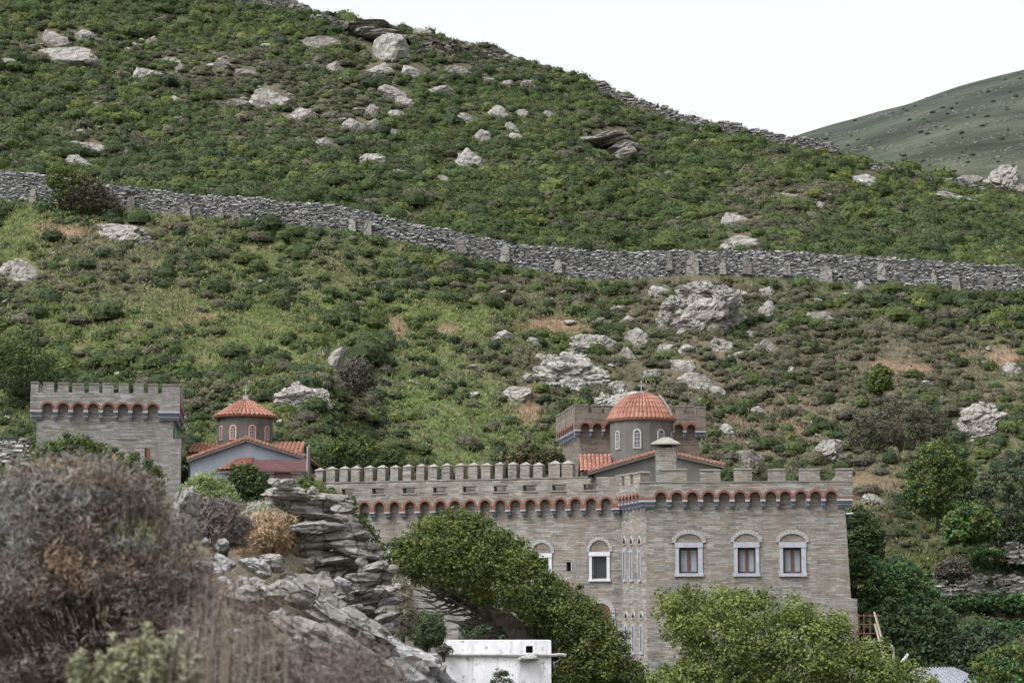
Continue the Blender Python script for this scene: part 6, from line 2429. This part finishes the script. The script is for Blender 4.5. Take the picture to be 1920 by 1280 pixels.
# pale upright grass stems before the bedrock
rr = random.Random(31)
gb = empty('grass_clump', at(400, 1400, 5.8), 'thin pale grass stems standing upright at the bottom edge beside the silvery plant', 'grass')
mb = MB()
for k in range(80):
    x_ = rr.gauss(400, 75)
    y_ = rr.uniform(1075, 1250) + abs(x_ - 400) * .3
    Y_ = rr.uniform(5.6, 6.4)
    x2 = x_ + rr.gauss(4, 10)
    mb.tube([at(x_, 1400, Y_), at((x_ + x2) / 2, (1400 + y_) / 2, Y_), at(x2, y_, Y_)], [.0011, .0009, .0004], 4)
mb.build('stems', M['grass_stem'], gb)
# bare stalks rising through the twigs
for i, (pts, lb) in enumerate(([[(350, 1300), (375, 1190), (398, 1060), (402, 1000)], 'tall dark bare stalk rising before the dry bush, nearest the pale stones'], [[(425, 1300), (436, 1170), (440, 1085)], 'thin brown stalk right of the tall dark one'], [[(385, 1300), (398, 1200), (425, 1085)], 'dry stalk leaning right between two others'])):
    mb = MB()
    mb.tube([at(a, b, 6.0) for a, b in pts], [.0042, .0032, .0022, .0015][:len(pts)], 6)
    rr = random.Random(i)
    for k in range(9):
        f = rr.uniform(.2, .95)
        j = min(int(f * (len(pts) - 1)), len(pts) - 2)
        g = f * (len(pts) - 1) - j
        p0 = at(pts[j][0] * (1 - g) + pts[j + 1][0] * g, pts[j][1] * (1 - g) + pts[j + 1][1] * g, 6.0)
        mb.tube([p0, p0 + Vector((rr.uniform(-.05, .05), rr.uniform(-.03, .03), rr.uniform(.02, .06)))], [.002, .001], 5)
    tag(mb.build('dry_stalk', M['twig_dark'] if i == 0 else M['twig_brown'], None, at(*pts[0], 6.0)), lb, 'stalk', 'bare dry stalks')

# ------------------------------------------------------------------ light, sky, camera
world = bpy.data.worlds.new('World')
scene.world = world
world.use_nodes = True
nt = world.node_tree
N = NT(nt)
bg = nt.nodes['Background']
sky = N.n('ShaderNodeTexSky', sky_type='NISHITA')
SUN_EL, SUN_AZ = math.radians(56), math.radians(-125)     # high behind the cloud, behind the camera and to its left
sky.sun_disc = False
sky.sun_elevation = SUN_EL
sky.sun_rotation = SUN_AZ
sky.air_density = 1.0
sky.dust_density = 6.0
sky.ozone_density = 1.0
hs = N.n('ShaderNodeHueSaturation')
hs.inputs['Saturation'].default_value = .10
N.l(sky.outputs[0], hs.inputs['Color'])
N.l(hs.outputs[0], bg.inputs['Color'])
bg.inputs['Strength'].default_value = .15
sun = bpy.data.lights.new('sun', 'SUN')
sun.energy = .7
sun.angle = math.radians(28)
sun.color = (1.0, .96, .90)
so = bpy.data.objects.new('sun', sun)
COL.objects.link(so)
d = Vector((math.sin(SUN_AZ) * math.cos(SUN_EL), math.cos(SUN_AZ) * math.cos(SUN_EL), math.sin(SUN_EL)))
so.rotation_euler = d.to_track_quat('Z', 'Y').to_euler()
so.location = (0, -20, 60)

cam = bpy.data.cameras.new('camera')
cam.sensor_width = 36
cam.lens = F * 36 / 1920
cam.clip_end = 8000
cam.clip_start = .1
cam.dof.use_dof = True
cam.dof.focus_distance = 95
cam.dof.aperture_fstop = 8.0
co = bpy.data.objects.new('camera', cam)
COL.objects.link(co)
co.rotation_euler = (math.pi / 2 + PITCH, 0, 0)
scene.camera = co
scene.view_settings.view_transform = 'Standard'
scene.view_settings.look = 'None'
scene.view_settings.exposure = 1.15
scene.view_settings.gamma = 1
scene.cycles.use_denoising = True
scene.cycles.max_bounces = 5
scene.cycles.diffuse_bounces = 3
scene.cycles.use_adaptive_sampling = True
scene.cycles.adaptive_threshold = .01
